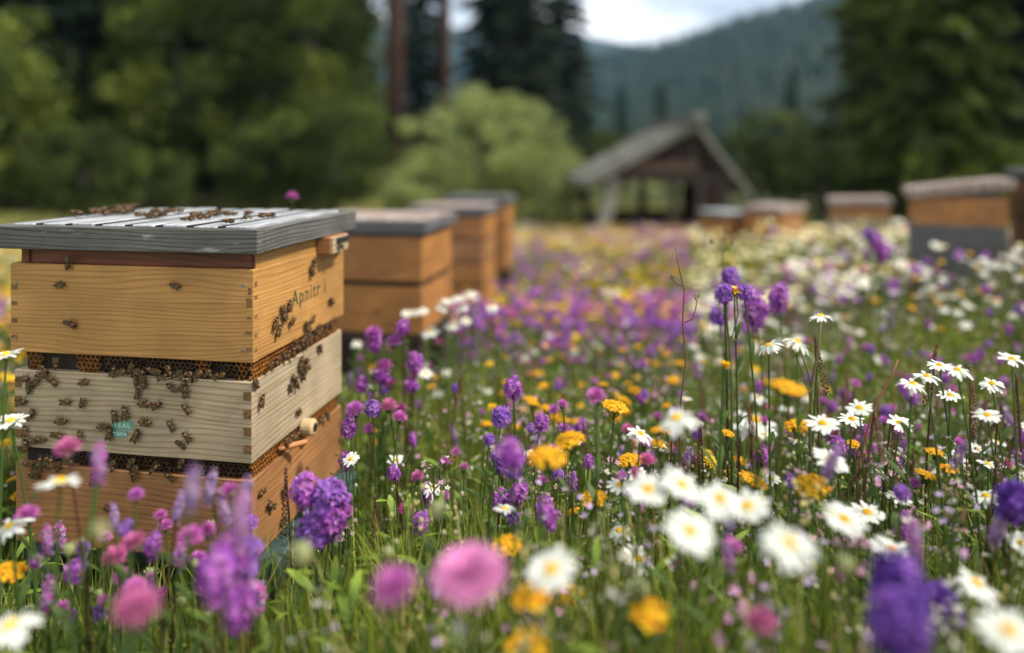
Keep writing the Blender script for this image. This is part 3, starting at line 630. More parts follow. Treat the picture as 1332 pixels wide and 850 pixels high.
for rr in (.045, .032):
    n_ = 28
    for k in range(n_):
        a0, a1 = k*6.283/n_, (k+.8)*6.283/n_; i0 = len(b_.v)
        for (a_, q_) in ((a0, rr), (a1, rr), (a1, rr-.004), (a0, rr-.004)): b_.vert((.0008, .21+math.cos(a_)*q_, .64+math.sin(a_)*q_), (.1, .1, .1))
        b_.face((i0, i0+1, i0+2, i0+3))
zr = CAMZ-(288-HZ)/F*2.72-gz(-.33, 2.72)-.045-.018-.083
for v_ in range(len(b_.v)): b_.v[v_] = (b_.v[v_][0], b_.v[v_][1], b_.v[v_][2]-.64+zr)
b_.build('round_stamp', 'end_grain', h2o)
far_hive(630, 0, 4.9, R(9.5), [(.14, .018, A), (.14, .018, 'orange_wood'), (.14, .018, A), (.15, 0, A)], 'pink_lid', 'dark_rim', 'third beehive in the row, tall amber stack with dull pinkish lid', 270, lid_h=.05)
far_hive(658, 0, 6.0, R(9), [(.16, .02, A), (.16, .02, A), (.16, 0, A)], 'grey_box', 'dark_rim', 'farthest beehive of the near row, amber boxes under a flat grey lid', 257, lid_h=.06)
far_hive(1312, 0, 3.75, R(24), [(.15, .0, A), (.16, .0, 'grey_box'), (.15, 0, 'grey_box')], 'pink_lid', 'pink_lid', 'beehive with amber top box on a grey box under a pink slatted roof', 241, tilt=7, lid_h=.05, w_=.43, d_=.33, over=.03)
far_hive(1500, 0, 3.5, R(20), [(.2, .01, 'orange_wood'), (.17, 0, A)], 'dark_rim', 'dark_rim', 'brown beehive cut by the picture edge beside the pink roofed hive', 222, lid_h=.04, w_=.48)
far_hive(1158, 0, 6.0, R(20), [(.09, 0, A), (.2, .01, 'pale_wood'), (.15, 0, 'pale_wood')], 'pink_lid', 'pink_lid', 'whitish beehive with reddish lid between the orange hive and the pink roofed one', 260, tilt=2, w_=.44, lid_h=.05)
far_hive(1046, 0, 7.3, R(-35), [(.22, .0, 'amber_wood'), (.2, 0, A)], 'pink_lid', 'pink_lid', 'orange beehive with pinkish lid beyond the pale flowers', 268, tilt=3, w_=.4, lid_h=.05)
far_hive(978, 0, 7.6, R(-20), [(.2, .0, 'amber_wood'), (.15, 0, A)], 'lid_board', 'grey_box', 'small orange beehive with whitish lid in front of the shelter corner', 276, w_=.36, lid_h=.05)

# ------------------------------------------------------------------ bees
def bee_meshes():
    prof = [(-.0105, .0004), (-.0098, .0016), (-.0075, .0029), (-.005, .0034), (-.0025, .0031), (-.0008, .0016), (0, .0011), (.0008, .002), (.0025, .0030), (.0042, .0028), (.0056, .0014), (.0062, .0013), (.007, .0021), (.0083, .0020), (.0092, .0006)]
    fine = []
    for i in range(len(prof)-1):
        for k in range(2): t_ = k/2; fine.append((prof[i][0]*(1-t_)+prof[i+1][0]*t_, prof[i][1]*(1-t_)+prof[i+1][1]*t_))
    fine.append(prof[-1]); b_ = MB(); n_ = 10; q = random.Random(5)
    for (x, r_) in fine:
        if x < -.0004: st_ = math.sin((x+.0105)*2*math.pi/.0026) > 0.1; c = (.022, .013, .008) if st_ or x < -.0088 else (.24, .12, .035)
        elif x < .0058: c = (.12, .062, .022)
        else: c = (.03, .02, .013)
        for j in range(n_):
            a_ = j*6.283/n_; f = 1+(.14*(q.random()-.5) if x > 0 and x < .006 else 0); k_ = .85 if math.sin(a_) < 0 else 1.05
            b_.vert((x, math.cos(a_)*r_*f*1.05, math.sin(a_)*r_*f*k_), c)
    for i in range(len(fine)-1):
        for j in range(n_): a_ = i*n_+j; c_ = i*n_+(j+1) % n_; b_.face((a_, c_, c_+n_, a_+n_))
    dk_ = (.02, .012, .008)
    for s_ in (-1, 1):
        for x0, x1, x2 in ((.0042, .0062, .0075), (.0028, .0028, .0032), (.0012, -.001, -.0035)):
            b_.tube([(x0, s_*.002, -.001), (x1, s_*.0045, .0006), (x1+(x2-x1)*.6, s_*.0062, -.0022), (x2, s_*.007, -.0037)], [.0006, .0005, .00035, .0002], 4, c=dk_)
        b_.tube([(.0088, s_*.0008, .0008), (.0102, s_*.0015, .0022), (.0120, s_*.0024, .0016)], .00022, 4, c=dk_)
        b_.ball((.0078, s_*.0017, .0004), (.0009, .0007, .0013), (.01, .008, .006), seg=6, rings=4)
    body = b_.mesh('body', ['solid'], True)
    wings = []
    for s_ in (-1, 1):
        w_ = MB(); pts = [(.0025, s_*.0012), (-.001, s_*.0034), (-.0055, s_*.0062), (-.0092, s_*.0066), (-.0098, s_*.0048), (-.007, s_*.0024), (-.002, s_*.0010)]
        up = [w_.vert((p[0], p[1], .0030+.0004*i % .0006), (.5, .4, .3)) for i, p in enumerate(pts)]; lo = [w_.vert((p[0], p[1], .00285), (.5, .4, .3)) for p in pts]
        w_.face(up); w_.face(lo[::-1])
        for i in range(len(pts)): j = (i+1) % len(pts); w_.face((up[i], lo[i], lo[j], up[j]))
        wings.append(w_.mesh('wing', ['bee_wing'], False))
    return body, wings
BEE, WINGS = bee_meshes()
# bee faces +x, its back +z ; legs reach z=-.0037
def add_bee(loc, nrm, ang, label, group, s=1.3):
    nrm = Vector(nrm).normalized(); ref = Vector((0, 0, 1)) if abs(nrm.z) < .9 else Vector((0, 1, 0))
    u = (ref-nrm*ref.dot(nrm)).normalized(); v = nrm.cross(u); hd = u*math.cos(ang)+v*math.sin(ang); sd_ = nrm.cross(hd)
    mt = Matrix((hd, sd_, nrm)).transposed().to_4x4(); o = bpy.data.objects.new('honey_bee', None); link(o); o.empty_display_size = .01
    s *= rnd.uniform(.88, 1.1)
    o.matrix_world = Matrix.Translation(Vector(loc)+nrm*.0037*s) @ mt @ Matrix.Diagonal((s, s, s, 1)); tag(o, label, 'bee', group)
    inst('body', BEE, o)
    a = rnd.uniform(.05, .5); inst('wing', WINGS[0], o, rot=(0, 0, -a)); inst('wing', WINGS[1], o, rot=(0, 0, a)); return o
camp = Vector((0, 0, CAMZ)); Hrot = Matrix.Rotation(-YAW, 3, 'Z'); nF = Hrot @ Vector((0, -1, 0)); nR = Hrot @ Vector((1, 0, 0)); nU = Vector((0, 0, 1))
def hit(px, py, pt, nrm):
    d = P(px, py, 1)-camp; t_ = (Vector(pt)-camp).dot(nrm)/d.dot(nrm); return camp+d*t_
pF = HM @ Vector((0, 0, .5)); pR = HM @ Vector((0, 0, .5)); pRm = HM @ Vector((-.003, 0, .5)); pT = Vector((0, 0, .9705))
def bees(lst, pt, nrm, label, group, inset=0, s=1.3):
    for e_ in lst:
        px, py = e_[0], e_[1]; an = R(e_[2]) if len(e_) > 2 else rnd.uniform(0, 6.28)
        lab = e_[3] if len(e_) > 3 else label
        w0 = hit(px, py, pt, nrm)-Vector(nrm)*inset
        if abs(nrm.z) > .9:
            q0 = HM.inverted() @ w0
            q0.y = .41*(1-math.exp(-max(.004, q0.y)/.30))
            q0.x = max(-.52, min(-.01, q0.x)); w0 = HM @ q0
        add_bee(w0, nrm, an, lab, group, s)
bees([(91, 342, 170, 'honey bee just under the red rim on the honey coloured box'), (79, 370, 100, 'honey bee facing outward near the box corner nail'), (229, 371, 80, 'honey bee alone in the middle of the honey coloured box front'), (95, 421, -110, 'honey bee lowest on the honey coloured box front')], pF, nF, '', 'bees on the honey coloured box front')
LM = 'honey bee crawling on the pale front of the middle box'
bees([(71, 495), (110, 497), (88, 522), (109, 524), (81, 547), (179, 493, 10), (189, 497), (181, 511, 0), (225, 503, 60), (240, 500, -30), (243, 510, 170), (189, 524, 95), (206, 526), (243.5, 531, 45), (165, 536, 15), (151, 540, 20), (190, 548, 90), (135, 554, 100), (145, 562, 0), (179.5, 565, -20), (224, 553, 40), (245, 567, 55), (237.5, 578), (78, 566), (106, 567, 0), (55, 571, 90), (44, 573, 80), (35, 560), (43, 538), (36, 578, 10), (40, 505, 170), (34, 492), (47, 498), (56, 487, 100), (30, 583), (31, 522)], pF+nF*.0, nF, LM, 'bees on the pale box front')
bees([(x, 596+rnd.uniform(-3, 12)+x*.03, ) for x in (40, 48, 56, 63, 70, 80, 52, 66, 94)]+[(150, 605), (173, 602), (178, 612), (238, 603), (280, 612), (205, 607)], pF, nF, 'honey bee in the lower gap between the boxes', 'bees in the lower gap', -.003)
bees([(223, 619, 70, 'honey bee hanging just under the lower gap on the orange box'), (176, 616, 40, 'honey bee at the top edge of the orange box, beside the purple flower'), (47, 618, 85, 'striped honey bee lying along the top edge of the orange box'), (145, 660, 100, 'small bee alone on the orange box front'), (123, 623, 0, 'bee on the orange box half behind a purple bloom')], pF, nF, '', 'bees on the orange box')
bees([(150+i*9+rnd.uniform(-4, 4), 481+i*.6+rnd.uniform(-4, 4)) for i in range(16)]+[(75, 473), (60, 480)], pF, nF, 'honey bee in the upper gap among the combs', 'bees in the upper gap', .0)
bees([(403, 352, 10), (406, 343, 160), (437, 329), (366, 403), (374, 398), (367, 413), (378, 418), (356, 420), (360, 430), (429, 392), (405, 415), (396, 426), (400, 433)], pR, nR, 'honey bee on the side face of the honey coloured box', 'bees on the lettered side face')
gl = [(434, 417), (428, 423), (421, 428), (414, 432), (408, 436), (402, 441), (397, 444), (391, 449), (385, 452), (379, 457), (373, 460), (366, 463), (358, 470), (350, 474), (411, 429), (392, 442), (381, 449)]
bees(gl, pR, nR, 'honey bee in the row along the upper side gap', 'bees along the upper side gap')
bees([(390, 471), (397, 481), (392, 489), (383, 498), (376, 505), (388, 478), (414, 454), (338, 521), (330, 500), (387, 536), (395, 474), (380, 492)], pRm, nR, 'honey bee on the pale side face of the middle box', 'bees on the pale side face')
bees([(372, 570), (380, 566), (405, 552), (412, 545), (398, 556), (366, 574), (420, 541)], pRm, nR, 'honey bee by the wooden peg in the lower side gap', 'bees by the peg', -.006)
bees([(338, 641, 100, 'pair of dark wings on the bee nearest the box corner'), (367, 641, 10, 'upper bee beside the dry stalk on the orange side'), (349, 658, 60, 'small bee between the others on the orange side'), (366, 678, 120, 'lowest bee on the orange side face')], pRm, nR, '', 'bees on the orange side face')
bees([(38, 275), (46, 270), (52, 268), (62, 275), (70, 274), (104, 266), (114, 265), (119, 271), (135, 273), (124, 280), (135, 281), (142, 279), (150, 279), (157, 277), (164, 279), (171, 278), (166, 263), (172, 262), (183, 260), (193, 268), (189, 272), (204, 264), (199, 262), (207, 270), (193, 285), (200, 284), (207, 280), (230, 261), (233, 263), (247, 275), (238, 289), (259, 287), (268, 284), (274, 283), (287, 278), (292, 280), (302, 281), (342, 285), (350, 284), (293, 292), (215, 279), (222, 274), (90, 280), (97, 283), (80, 276), (315, 287), (180, 283), (160, 272), (252, 283), (330, 279)], pT, nU, 'honey bee resting on the grey slatted lid', 'bees on the lid', s=1.6)
add_bee(HM @ Vector((.0385, .30, .90)), nR, 1, 'honey bee on the dark plate of the latch block', 'bees on the lettered side face')

# ------------------------------------------------------------------ grass and herbs
def in_hive(x, y, pad=.01):
    q = np.zeros(x.shape, bool)
    c, s = math.cos(YAW), math.sin(YAW); lx = (x-HX)*c-(y-HY)*s; ly = (x-HX)*s+(y-HY)*c
    q |= (lx > -.52-pad) & (lx < .045+pad) & (ly > -.0-pad) & (ly < .44+pad)
    for cx, cy, r_ in ((-.55, 2.95, .36), (-.42, 5.15, .33), (-.3, 6.2, .33), (2.3, 3.9, .3), (2.9, 3.7, .3)): q |= (x-cx)**2+(y-cy)**2 < r_*r_
    q |= (np.abs(x-3.3) < 1.6) & (y > 14.1) & (y < 17.2)
    return q
HD = [.3, .5, 1, 1.5, 2, 3, 4.5, 6, 10, 14, 25]; HV = [.34, .40, .46, .42, .40, .36, .30, .26, .17, .12, .12]
def grass_h(y): return np.interp(y, HD, HV)
def blades(n, y0, y1, segs, wid, seed, hmul=1.0, side=.8, straw=.12, p=.5):
    q = np.random.default_rng(seed)
    y = y0+(y1-y0)*q.random(n)**p; half = .74*y+side; x = q.uniform(-1, 1, n)*half
    k = ~in_hive(x, y); x, y = x[k], y[k]; n = len(x)
    z = ground(x, y); h = grass_h(y)*q.uniform(.45, 1.08, n)*hmul
    patch = .5+.5*np.sin(x*2.1+1.3*np.sin(y*1.7))*np.sin(y*2.3+x); h *= .8+.3*patch
    az = q.uniform(0, 6.28, n); lean = q.uniform(.05, .55, n)**1.2*h; w_ = wid*q.uniform(.6, 1.5, n)
    pa = az+1.57+q.uniform(-.5, .5, n); t = np.linspace(0, 1, segs+1)
    X = x[:, None]+np.cos(az)[:, None]*lean[:, None]*t**2; Y = y[:, None]+np.sin(az)[:, None]*lean[:, None]*t**2
    Z = z[:, None]-.02+(h[:, None]+.02)*(t-.18*(lean/h)[:, None]*t**3)
    W = w_[:, None]*np.array([.8]+[1]*(segs-1)+[.12])*(1-.35*t) if segs > 1 else w_[:, None]*np.array([1, .15])
    V = np.empty((n, segs+1, 2, 3)); 
    for s_, sg in ((0, -1), (1, 1)):
        V[:, :, s_, 0] = X+sg*np.cos(pa)[:, None]*W*.5; V[:, :, s_, 1] = Y+sg*np.sin(pa)[:, None]*W*.5; V[:, :, s_, 2] = Z+sg*W*.12
    nv = (segs+1)*2; base = (np.arange(n)*nv)[:, None]; i = np.arange(segs)*2
    Fq = np.stack([base+i, base+i+1, base+i+3, base+i+2], -1).reshape(-1, 4)
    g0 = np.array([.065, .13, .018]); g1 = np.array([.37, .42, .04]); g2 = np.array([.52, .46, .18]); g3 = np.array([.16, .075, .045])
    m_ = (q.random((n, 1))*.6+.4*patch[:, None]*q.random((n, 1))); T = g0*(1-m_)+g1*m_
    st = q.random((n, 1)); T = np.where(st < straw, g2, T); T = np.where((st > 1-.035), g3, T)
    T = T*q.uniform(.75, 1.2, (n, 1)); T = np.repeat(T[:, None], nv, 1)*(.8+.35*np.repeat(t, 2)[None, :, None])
    return V.reshape(-1, 3), Fq, T.reshape(-1, 3)
def join(lst):
    off = 0; VV, FF, TT = [], [], []
    for V, Fq, T in lst: VV.append(V); FF.append(Fq+off); TT.append(T); off += len(V)
    return np.concatenate(VV), np.concatenate(FF), np.concatenate(TT)
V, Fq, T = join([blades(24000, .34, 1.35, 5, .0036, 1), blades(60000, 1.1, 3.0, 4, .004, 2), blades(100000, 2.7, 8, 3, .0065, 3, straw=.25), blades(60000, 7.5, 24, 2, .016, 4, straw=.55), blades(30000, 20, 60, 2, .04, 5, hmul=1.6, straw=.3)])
o = link(bpy.data.objects.new('grass', npmesh('grass', V, Fq, T, ['plant']))); tag(o, 'green and straw coloured meadow grass between the flowers', 'grass', kind='stuff')

# leafy herb stems
def herb(seed):
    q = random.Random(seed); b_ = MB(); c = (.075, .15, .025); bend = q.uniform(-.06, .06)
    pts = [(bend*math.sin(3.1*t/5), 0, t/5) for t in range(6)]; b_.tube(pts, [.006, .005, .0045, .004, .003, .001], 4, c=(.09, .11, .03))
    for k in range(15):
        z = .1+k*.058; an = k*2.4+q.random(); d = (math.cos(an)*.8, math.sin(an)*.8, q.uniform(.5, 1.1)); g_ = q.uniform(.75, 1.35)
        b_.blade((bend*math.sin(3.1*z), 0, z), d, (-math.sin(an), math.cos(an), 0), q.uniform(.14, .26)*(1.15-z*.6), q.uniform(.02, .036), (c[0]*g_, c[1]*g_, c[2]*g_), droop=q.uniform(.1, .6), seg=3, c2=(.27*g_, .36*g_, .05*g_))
    return template(b_)
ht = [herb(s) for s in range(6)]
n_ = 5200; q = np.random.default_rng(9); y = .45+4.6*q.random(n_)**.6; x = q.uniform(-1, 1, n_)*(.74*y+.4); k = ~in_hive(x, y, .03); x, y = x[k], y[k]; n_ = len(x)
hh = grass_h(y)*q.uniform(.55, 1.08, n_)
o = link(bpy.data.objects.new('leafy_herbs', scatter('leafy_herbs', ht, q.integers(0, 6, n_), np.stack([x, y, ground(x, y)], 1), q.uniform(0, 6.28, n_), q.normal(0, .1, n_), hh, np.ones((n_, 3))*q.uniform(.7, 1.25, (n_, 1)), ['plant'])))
tag(o, 'leafy green herb stems thick between the meadow flowers', 'herbs', kind='stuff')

# ------------------------------------------------------------------ flowers
WH = (.80, .80, .78); YE = (.93, .61, .02); GO = (.75, .30, .01)
def stem_mesh(seed, leaves=4, col=(.07, .12, .03), r=.0042, red=False):
    q = random.Random(seed); b_ = MB(); bend = q.uniform(-.07, .07); b2 = q.uniform(-.04, .04)
    f = lambda t: (bend*math.sin(math.pi*t), b2*math.sin(math.pi*t), t)
    c2 = (.14, .06, .04) if red else (col[0]*1.5, col[1]*1.5, col[2]*1.4)
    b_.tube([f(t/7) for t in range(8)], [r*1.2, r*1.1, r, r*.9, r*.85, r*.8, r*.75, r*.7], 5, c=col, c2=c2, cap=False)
    for k in range(leaves):
        t = q.uniform(.25, .88); an = q.uniform(0, 6.28); d = (math.cos(an)*.6, math.sin(an)*.6, 1)
        b_.blade(f(t), d, (-math.sin(an), math.cos(an), 0), q.uniform(.1, .2)*(1.2-t), .02, col, droop=q.uniform(.2, .6), c2=(.11, .17, .04))
    return b_
STEMS = [stem_mesh(s, l_).mesh('stem', ['plant']) for s, l_ in ((1, 3), (2, 5), (3, 7), (4, 4), (5, 8))]
RSTEM = [stem_mesh(s, l_, red=True, col=(.09, .07, .03)).mesh('stem', ['plant']) for s, l_ in ((6, 4), (7, 6))]
def daisy(seed, np_=20, seg=4, r=.0225, droop=.25, low=False):
    q = random.Random(seed); pt = MB(); dc = MB()
    for k in range(np_):
        an = k*6.283/np_+q.uniform(-.09, .09); L_ = r*q.uniform(.78, 1.06)-.0045; rise = q.uniform(-.12, .22)
        d = (math.cos(an), math.sin(an), rise); g_ = q.uniform(.9, 1.03)
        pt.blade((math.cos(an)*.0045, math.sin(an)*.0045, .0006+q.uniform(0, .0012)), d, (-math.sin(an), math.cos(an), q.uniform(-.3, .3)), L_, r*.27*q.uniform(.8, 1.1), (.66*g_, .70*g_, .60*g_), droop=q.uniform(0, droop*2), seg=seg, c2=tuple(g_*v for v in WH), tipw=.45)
    if not low:   # green bracts below
        for k in range(9): an = k*.698; pt.blade((0, 0, -.003), (math.cos(an), math.sin(an), .45), (-math.sin(an), math.cos(an), 0), .008, .004, (.06, .10, .03), droop=-.2, seg=2)
        pt.tube([(0, 0, -.006), (0, 0, 0)], [.0012, .0035], 6, c=(.06, .10, .03))
        n_ = 70
        for i in range(n_):
            rr = math.sqrt((i+.5)/n_); an = i*2.4; g_ = q.uniform(.75, 1.1); dc.ball((math.cos(an)*.0056*rr, math.sin(an)*.0056*rr, .0012+.0032*(1-rr*rr)), (.0008, .0008, .0011), (YE[0]*g_, YE[1]*g_*(.75+.35*rr), .02), seg=4, rings=3)
    dc.ball((0, 0, .0008), (.0058, .0058, .0034), (.55, .27, .01), seg=8, rings=5)
    return pt, dc
def starflower(b_, p, n, r, c, c2, q, k_=5, m=0):
    n = Vector(n).normalized(); u = n.orthogonal().normalized(); v = n.cross(u); a0 = q.uniform(0, 6.28); p = Vector(p)
    ci = b_.vert(p, c2)
    for j in range(k_):
        a = a0+j*6.283/k_; w_ = 3.14/k_*.85
        rr = r*q.uniform(.75, 1.15); up = n*rr*q.uniform(.1, .7)
        i1 = b_.vert(p+(u*math.cos(a-w_)+v*math.sin(a-w_))*rr*.62+up*.5, c); i2 = b_.vert(p+(u*math.cos(a)+v*math.sin(a))*rr+up, c); i3 = b_.vert(p+(u*math.cos(a+w_)+v*math.sin(a+w_))*rr*.62+up*.5, c)
        b_.face((ci, i1, i2, i3), m)
def yellow(seed, n_=46, R_=.019):
    """flat topped cushion of small golden florets"""
    q = random.Random(seed); b_ = MB(); st = MB()
    for i in range(n_):
        rr = math.sqrt((i+.5)/n_); an = i*2.4+q.uniform(-.2, .2); g_ = q.uniform(.75, 1.08); z = .006*(1-rr*rr)+q.uniform(-.0012, .0012)
        p = (math.cos(an)*R_*rr, math.sin(an)*R_*rr, z); c = (YE[0]*g_, YE[1]*g_*q.uniform(.75, 1.1), .012)
        b_.ball(p, (.0030, .0030, .0020), c, seg=6, rings=3, c2=(c[0]*.8, c[1]*.6, .008)); starflower(b_, (p[0], p[1], p[2]+.0012), (math.cos(an)*rr*.5, math.sin(an)*rr*.5, 1), .0036, c, (c[0]*.75, c[1]*.55, .01), q)
        if i % 6 == 0: st.tube([(0, 0, -.022), (p[0]*.6, p[1]*.6, -.008), (p[0], p[1], p[2]-.001)], .0007, 4, c=(.08, .13, .03))
    st.ball((0, 0, -.004), (R_*.7, R_*.7, .004), (.09, .13, .03), seg=8, rings=4)
    return b_, st
def hawk(seed, n_=44, R_=.018):
    """composite golden flower with strap rays"""
    q = random.Random(seed); b_ = MB(); st = MB()
    for i in range(n_):
        lay = i/n_; an = i*2.4; g_ = q.uniform(.8, 1.08); L_ = R_*(1-.55*lay)*q.uniform(.8, 1.1)
        b_.blade((0, 0, .0005+.004*lay), (math.cos(an), math.sin(an), .08+1.0*lay**1.5), (-math.sin(an), math.cos(an), 0), L_, R_*.2, (YE[0]*g_*.85, YE[1]*g_*.75, .01), droop=.15, seg=2, c2=(YE[0]*g_, YE[1]*g_, .015), tipw=.6)
    st.ball((0, 0, -.005), (.005, .005, .006), (.06, .10, .03), seg=8, rings=5)
    return b_, st
def cluster(seed, n_, rx, rz, cols, fr=.0045, z0=0, spike=False):
    """round or tall head of star florets"""
    q = random.Random(seed); b_ = MB(); st = MB()
    for i in range(n_):
        zt = 1-2*(i+.5)/n_; rr = math.sqrt(1-zt*zt); an = i*2.4+q.uniform(-.3, .3); k_ = q.uniform(.6, 1.18)
        if spike: rr = rr*.6+.4; rr *= (1-.35*(zt+1)/2); 
        p = Vector((math.cos(an)*rr*rx*k_, math.sin(an)*rr*rx*k_, z0+zt*rz*k_)); nrm = Vector((p.x/rx, p.y/rx, (p.z-z0)/rz*.8+.25)); c = q.choice(cols); g_ = q.uniform(.75, 1.2); c = tuple(min(.95, v*g_) for v in c)
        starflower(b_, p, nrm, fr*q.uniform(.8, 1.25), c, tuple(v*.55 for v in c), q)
    st.ball((0, 0, z0-rz*.15), (rx*.72, rx*.72, rz*.85), (cols[0][0]*.4, cols[0][1]*.5+.01, cols[0][2]*.4), seg=7, rings=5)
    for k in range(6): an = k*1.05; st.blade((0, 0, z0-rz*1.0), (math.cos(an), math.sin(an), .6), (-math.sin(an), math.cos(an), 0), rx*1.1, rx*.4, (.06, .10, .03), droop=-.1, seg=2)
    return b_, st
def thistle(seed, n_=320, r=.024, cols=((.80, .30, .60), (.86, .42, .70), (.72, .22, .54))):
    q = random.Random(seed); b_ = MB(); st = MB()
    for i in range(n_):
        u = 1-(i+.5)/n_*1.12; rr = math.sqrt(max(0, 1-u*u)); an = i*2.4; d = Vector((math.cos(an)*rr, math.sin(an)*rr, max(u, -.12)*.8+.12)); L_ = r*q.uniform(.82, 1.08); c = q.choice(cols); g_ = q.uniform(.8, 1.15)
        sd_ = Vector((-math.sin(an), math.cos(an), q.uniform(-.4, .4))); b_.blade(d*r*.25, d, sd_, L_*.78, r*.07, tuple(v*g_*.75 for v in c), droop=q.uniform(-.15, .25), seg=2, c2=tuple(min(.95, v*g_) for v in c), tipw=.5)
    st.ball((0, 0, -r*.28), (r*.42, r*.42, r*.42), (.07, .09, .03), seg=10, rings=6)
    for k in range(30):
        an = k*2.4; z = -r*.5+r*.42*(k/30); st.blade((math.cos(an)*r*.36, math.sin(an)*r*.36, z), (math.cos(an), math.sin(an), .5), (-math.sin(an), math.cos(an), 0), r*.2, r*.09, (.06, .08, .03), seg=1)
    return b_, st
def bud(seed, r=.006, col=(.42, .38, .20)):
    q = random.Random(seed); b_ = MB(); b_.ball((0, 0, 0), (r, r, r*1.25), col, seg=9, rings=7, c2=(.14, .18, .06))
    for k in range(22): an = k*2.4; z = -r*.9+r*1.7*k/22; rr = math.sqrt(max(0, 1-(z/r/1.25)**2))*r; b_.blade((math.cos(an)*rr*.97, math.sin(an)*rr*.97, z), (math.cos(an)*.5, math.sin(an)*.5, 1), (-math.sin(an), math.cos(an), 0), r*.55, r*.35, (.20, .22, .09), seg=2, c2=col)
    return b_, None
def seedspike(seed):
    q = random.Random(seed); b_ = MB(); c = [(.13, .055, .03), (.17, .08, .045), (.09, .035, .022), (.20, .12, .06)]
    for i in range(80):
        z = -.09+i*.00118; an = i*2.4; rr = .0038*(1-(i/80)**2*.7)*q.uniform(.5, 1.2); b_.ball((math.cos(an)*rr, math.sin(an)*rr, z), (.0017, .0017, .0022), q.choice(c), seg=4, rings=3)
    return b_, None
PUR = [(.42, .09, .52), (.52, .15, .58), (.60, .24, .62), (.30, .06, .46)]; MAG = [(.62, .13, .50), (.72, .25, .60), (.50, .09, .44)]; VIO = [(.24, .08, .48), (.34, .13, .56), (.42, .19, .60)]; LIL = [(.45, .30, .58), (.52, .25, .50), (.34, .22, .52), (.60, .42, .55)]
PNK = ((.62, .12, .36), (.72, .26, .48), (.55, .09, .30))
def mk(pair, main, sub, mm='petal'):
    a = pair[0].mesh(main, [mm], False); b2 = pair[1].mesh(sub, ['solid'], True) if pair[1] and sub else None; return (a, b2)
HEADS = {
 'daisy': [mk(daisy(s, k, dr and 4 or 4, droop=dr), 'petals', 'disc') for s, k, dr in ((1, 20, .1), (2, 22, .3), (3, 18, .2), (4, 21, .45))],
 'yellow_yarrow': [mk(yellow(s, k, r_), 'florets', 'calyx') for s, k, r_ in ((1, 46, .019), (2, 60, .021), (3, 34, .016))],
 'hawkweed': [mk(hawk(s), 'petals', 'calyx') for s in (1, 2)],
 'purple_betony': [mk(cluster(s, k, rx, rz, cc, fr), 'florets', 'flower_core') for s, k, rx, rz, cc, fr in ((1, 80, .013, .017, PUR, .0058), (2, 90, .012, .022, PUR, .0058), (3, 70, .012, .014, VIO, .0058))],
 'magenta_knapweed': [mk(thistle(s, 200, .016, cc), 'florets', 'calyx') for s, cc in ((1, MAG), (2, ((.50, .10, .50), (.60, .2, .6))), (3, PNK))],
 'pink_thistle': [mk(thistle(5, 420, .026), 'florets', 'calyx')],
 'lilac_spire': [mk(cluster(s, 90, .009, .03, cc, .0045, spike=True), 'florets', 'flower_core') for s, cc in ((1, LIL), (2, LIL+MAG))],
 'violet_spire': [mk(cluster(s, 85, .015, .019, [(.09, .025, .28), (.15, .045, .36), (.24, .09, .46)], .0085), 'florets', 'flower_core') for s in (1, 2)],
 'flower_bud': [mk(bud(s, r_), 'bud', None, 'solid') for s, r_ in ((1, .0065), (2, .005), (3, .008))],
 'brown_seed_spike': [mk(seedspike(s), 'seeds', None, 'solid') for s in (1, 2)],
}
CATS = {'daisy': 'daisy', 'yellow_yarrow': 'yellow flower', 'hawkweed': 'yellow flower', 'purple_betony': 'purple flower', 'magenta_knapweed': 'pink flower', 'pink_thistle': 'thistle', 'lilac_spire': 'lilac flower', 'violet_spire': 'violet flower', 'flower_bud': 'flower bud', 'brown_seed_spike': 'seed head'}
def flower(kind, p, s=1.0, tilt=None, v=None, label='', group=None, az=None):
    """p = where the head is; the stem runs straight down to the ground"""
    g0 = gz(p[0], p[1]); h = p[2]-g0
    o = bpy.data.objects.new(kind, None); link(o); o.location = (p[0], p[1], g0); o.empty_display_size = .02; tag(o, label, CATS[kind], group)
    sm = rnd.choice(RSTEM if kind == 'brown_seed_spike' or rnd.random() < .12 else STEMS)
    st = inst('stem', sm, o, rot=(0, 0, rnd.uniform(0, 6.28)), sc=(.55*(.5+h*.5)/.5*.5+.12, .55*(.5+h*.5)/.5*.5+.12, h))
    hd = HEADS[kind][rnd.randrange(len(HEADS[kind])) if v is None else v]
    if tilt is None: tilt = {'daisy': rnd.gauss(.22, .25), 'hawkweed': rnd.gauss(.3, .2), 'yellow_yarrow': rnd.gauss(.12, .15)}.get(kind, rnd.gauss(.05, .18))
    ry = rnd.gauss(0, .18) if az is None else az
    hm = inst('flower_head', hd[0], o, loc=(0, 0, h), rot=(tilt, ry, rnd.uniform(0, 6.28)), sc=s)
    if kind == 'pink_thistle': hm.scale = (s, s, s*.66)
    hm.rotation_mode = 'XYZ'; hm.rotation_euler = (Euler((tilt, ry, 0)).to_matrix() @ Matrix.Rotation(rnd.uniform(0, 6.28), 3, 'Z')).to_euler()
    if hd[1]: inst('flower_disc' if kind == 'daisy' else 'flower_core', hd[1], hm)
    return o
GD = 'white daisies'; GY = 'golden yellow flower heads'; GP = 'purple flower heads'; GK = 'pink and magenta flower heads'
def real(kind): return {'daisy': .043, 'yellow_yarrow': .040, 'hawkweed': .036, 'purple_betony': .031, 'magenta_knapweed': .031, 'pink_thistle': .052, 'lilac_spire': .022, 'violet_spire': .036, 'flower_bud': .013, 'brown_seed_spike': .012}[kind]
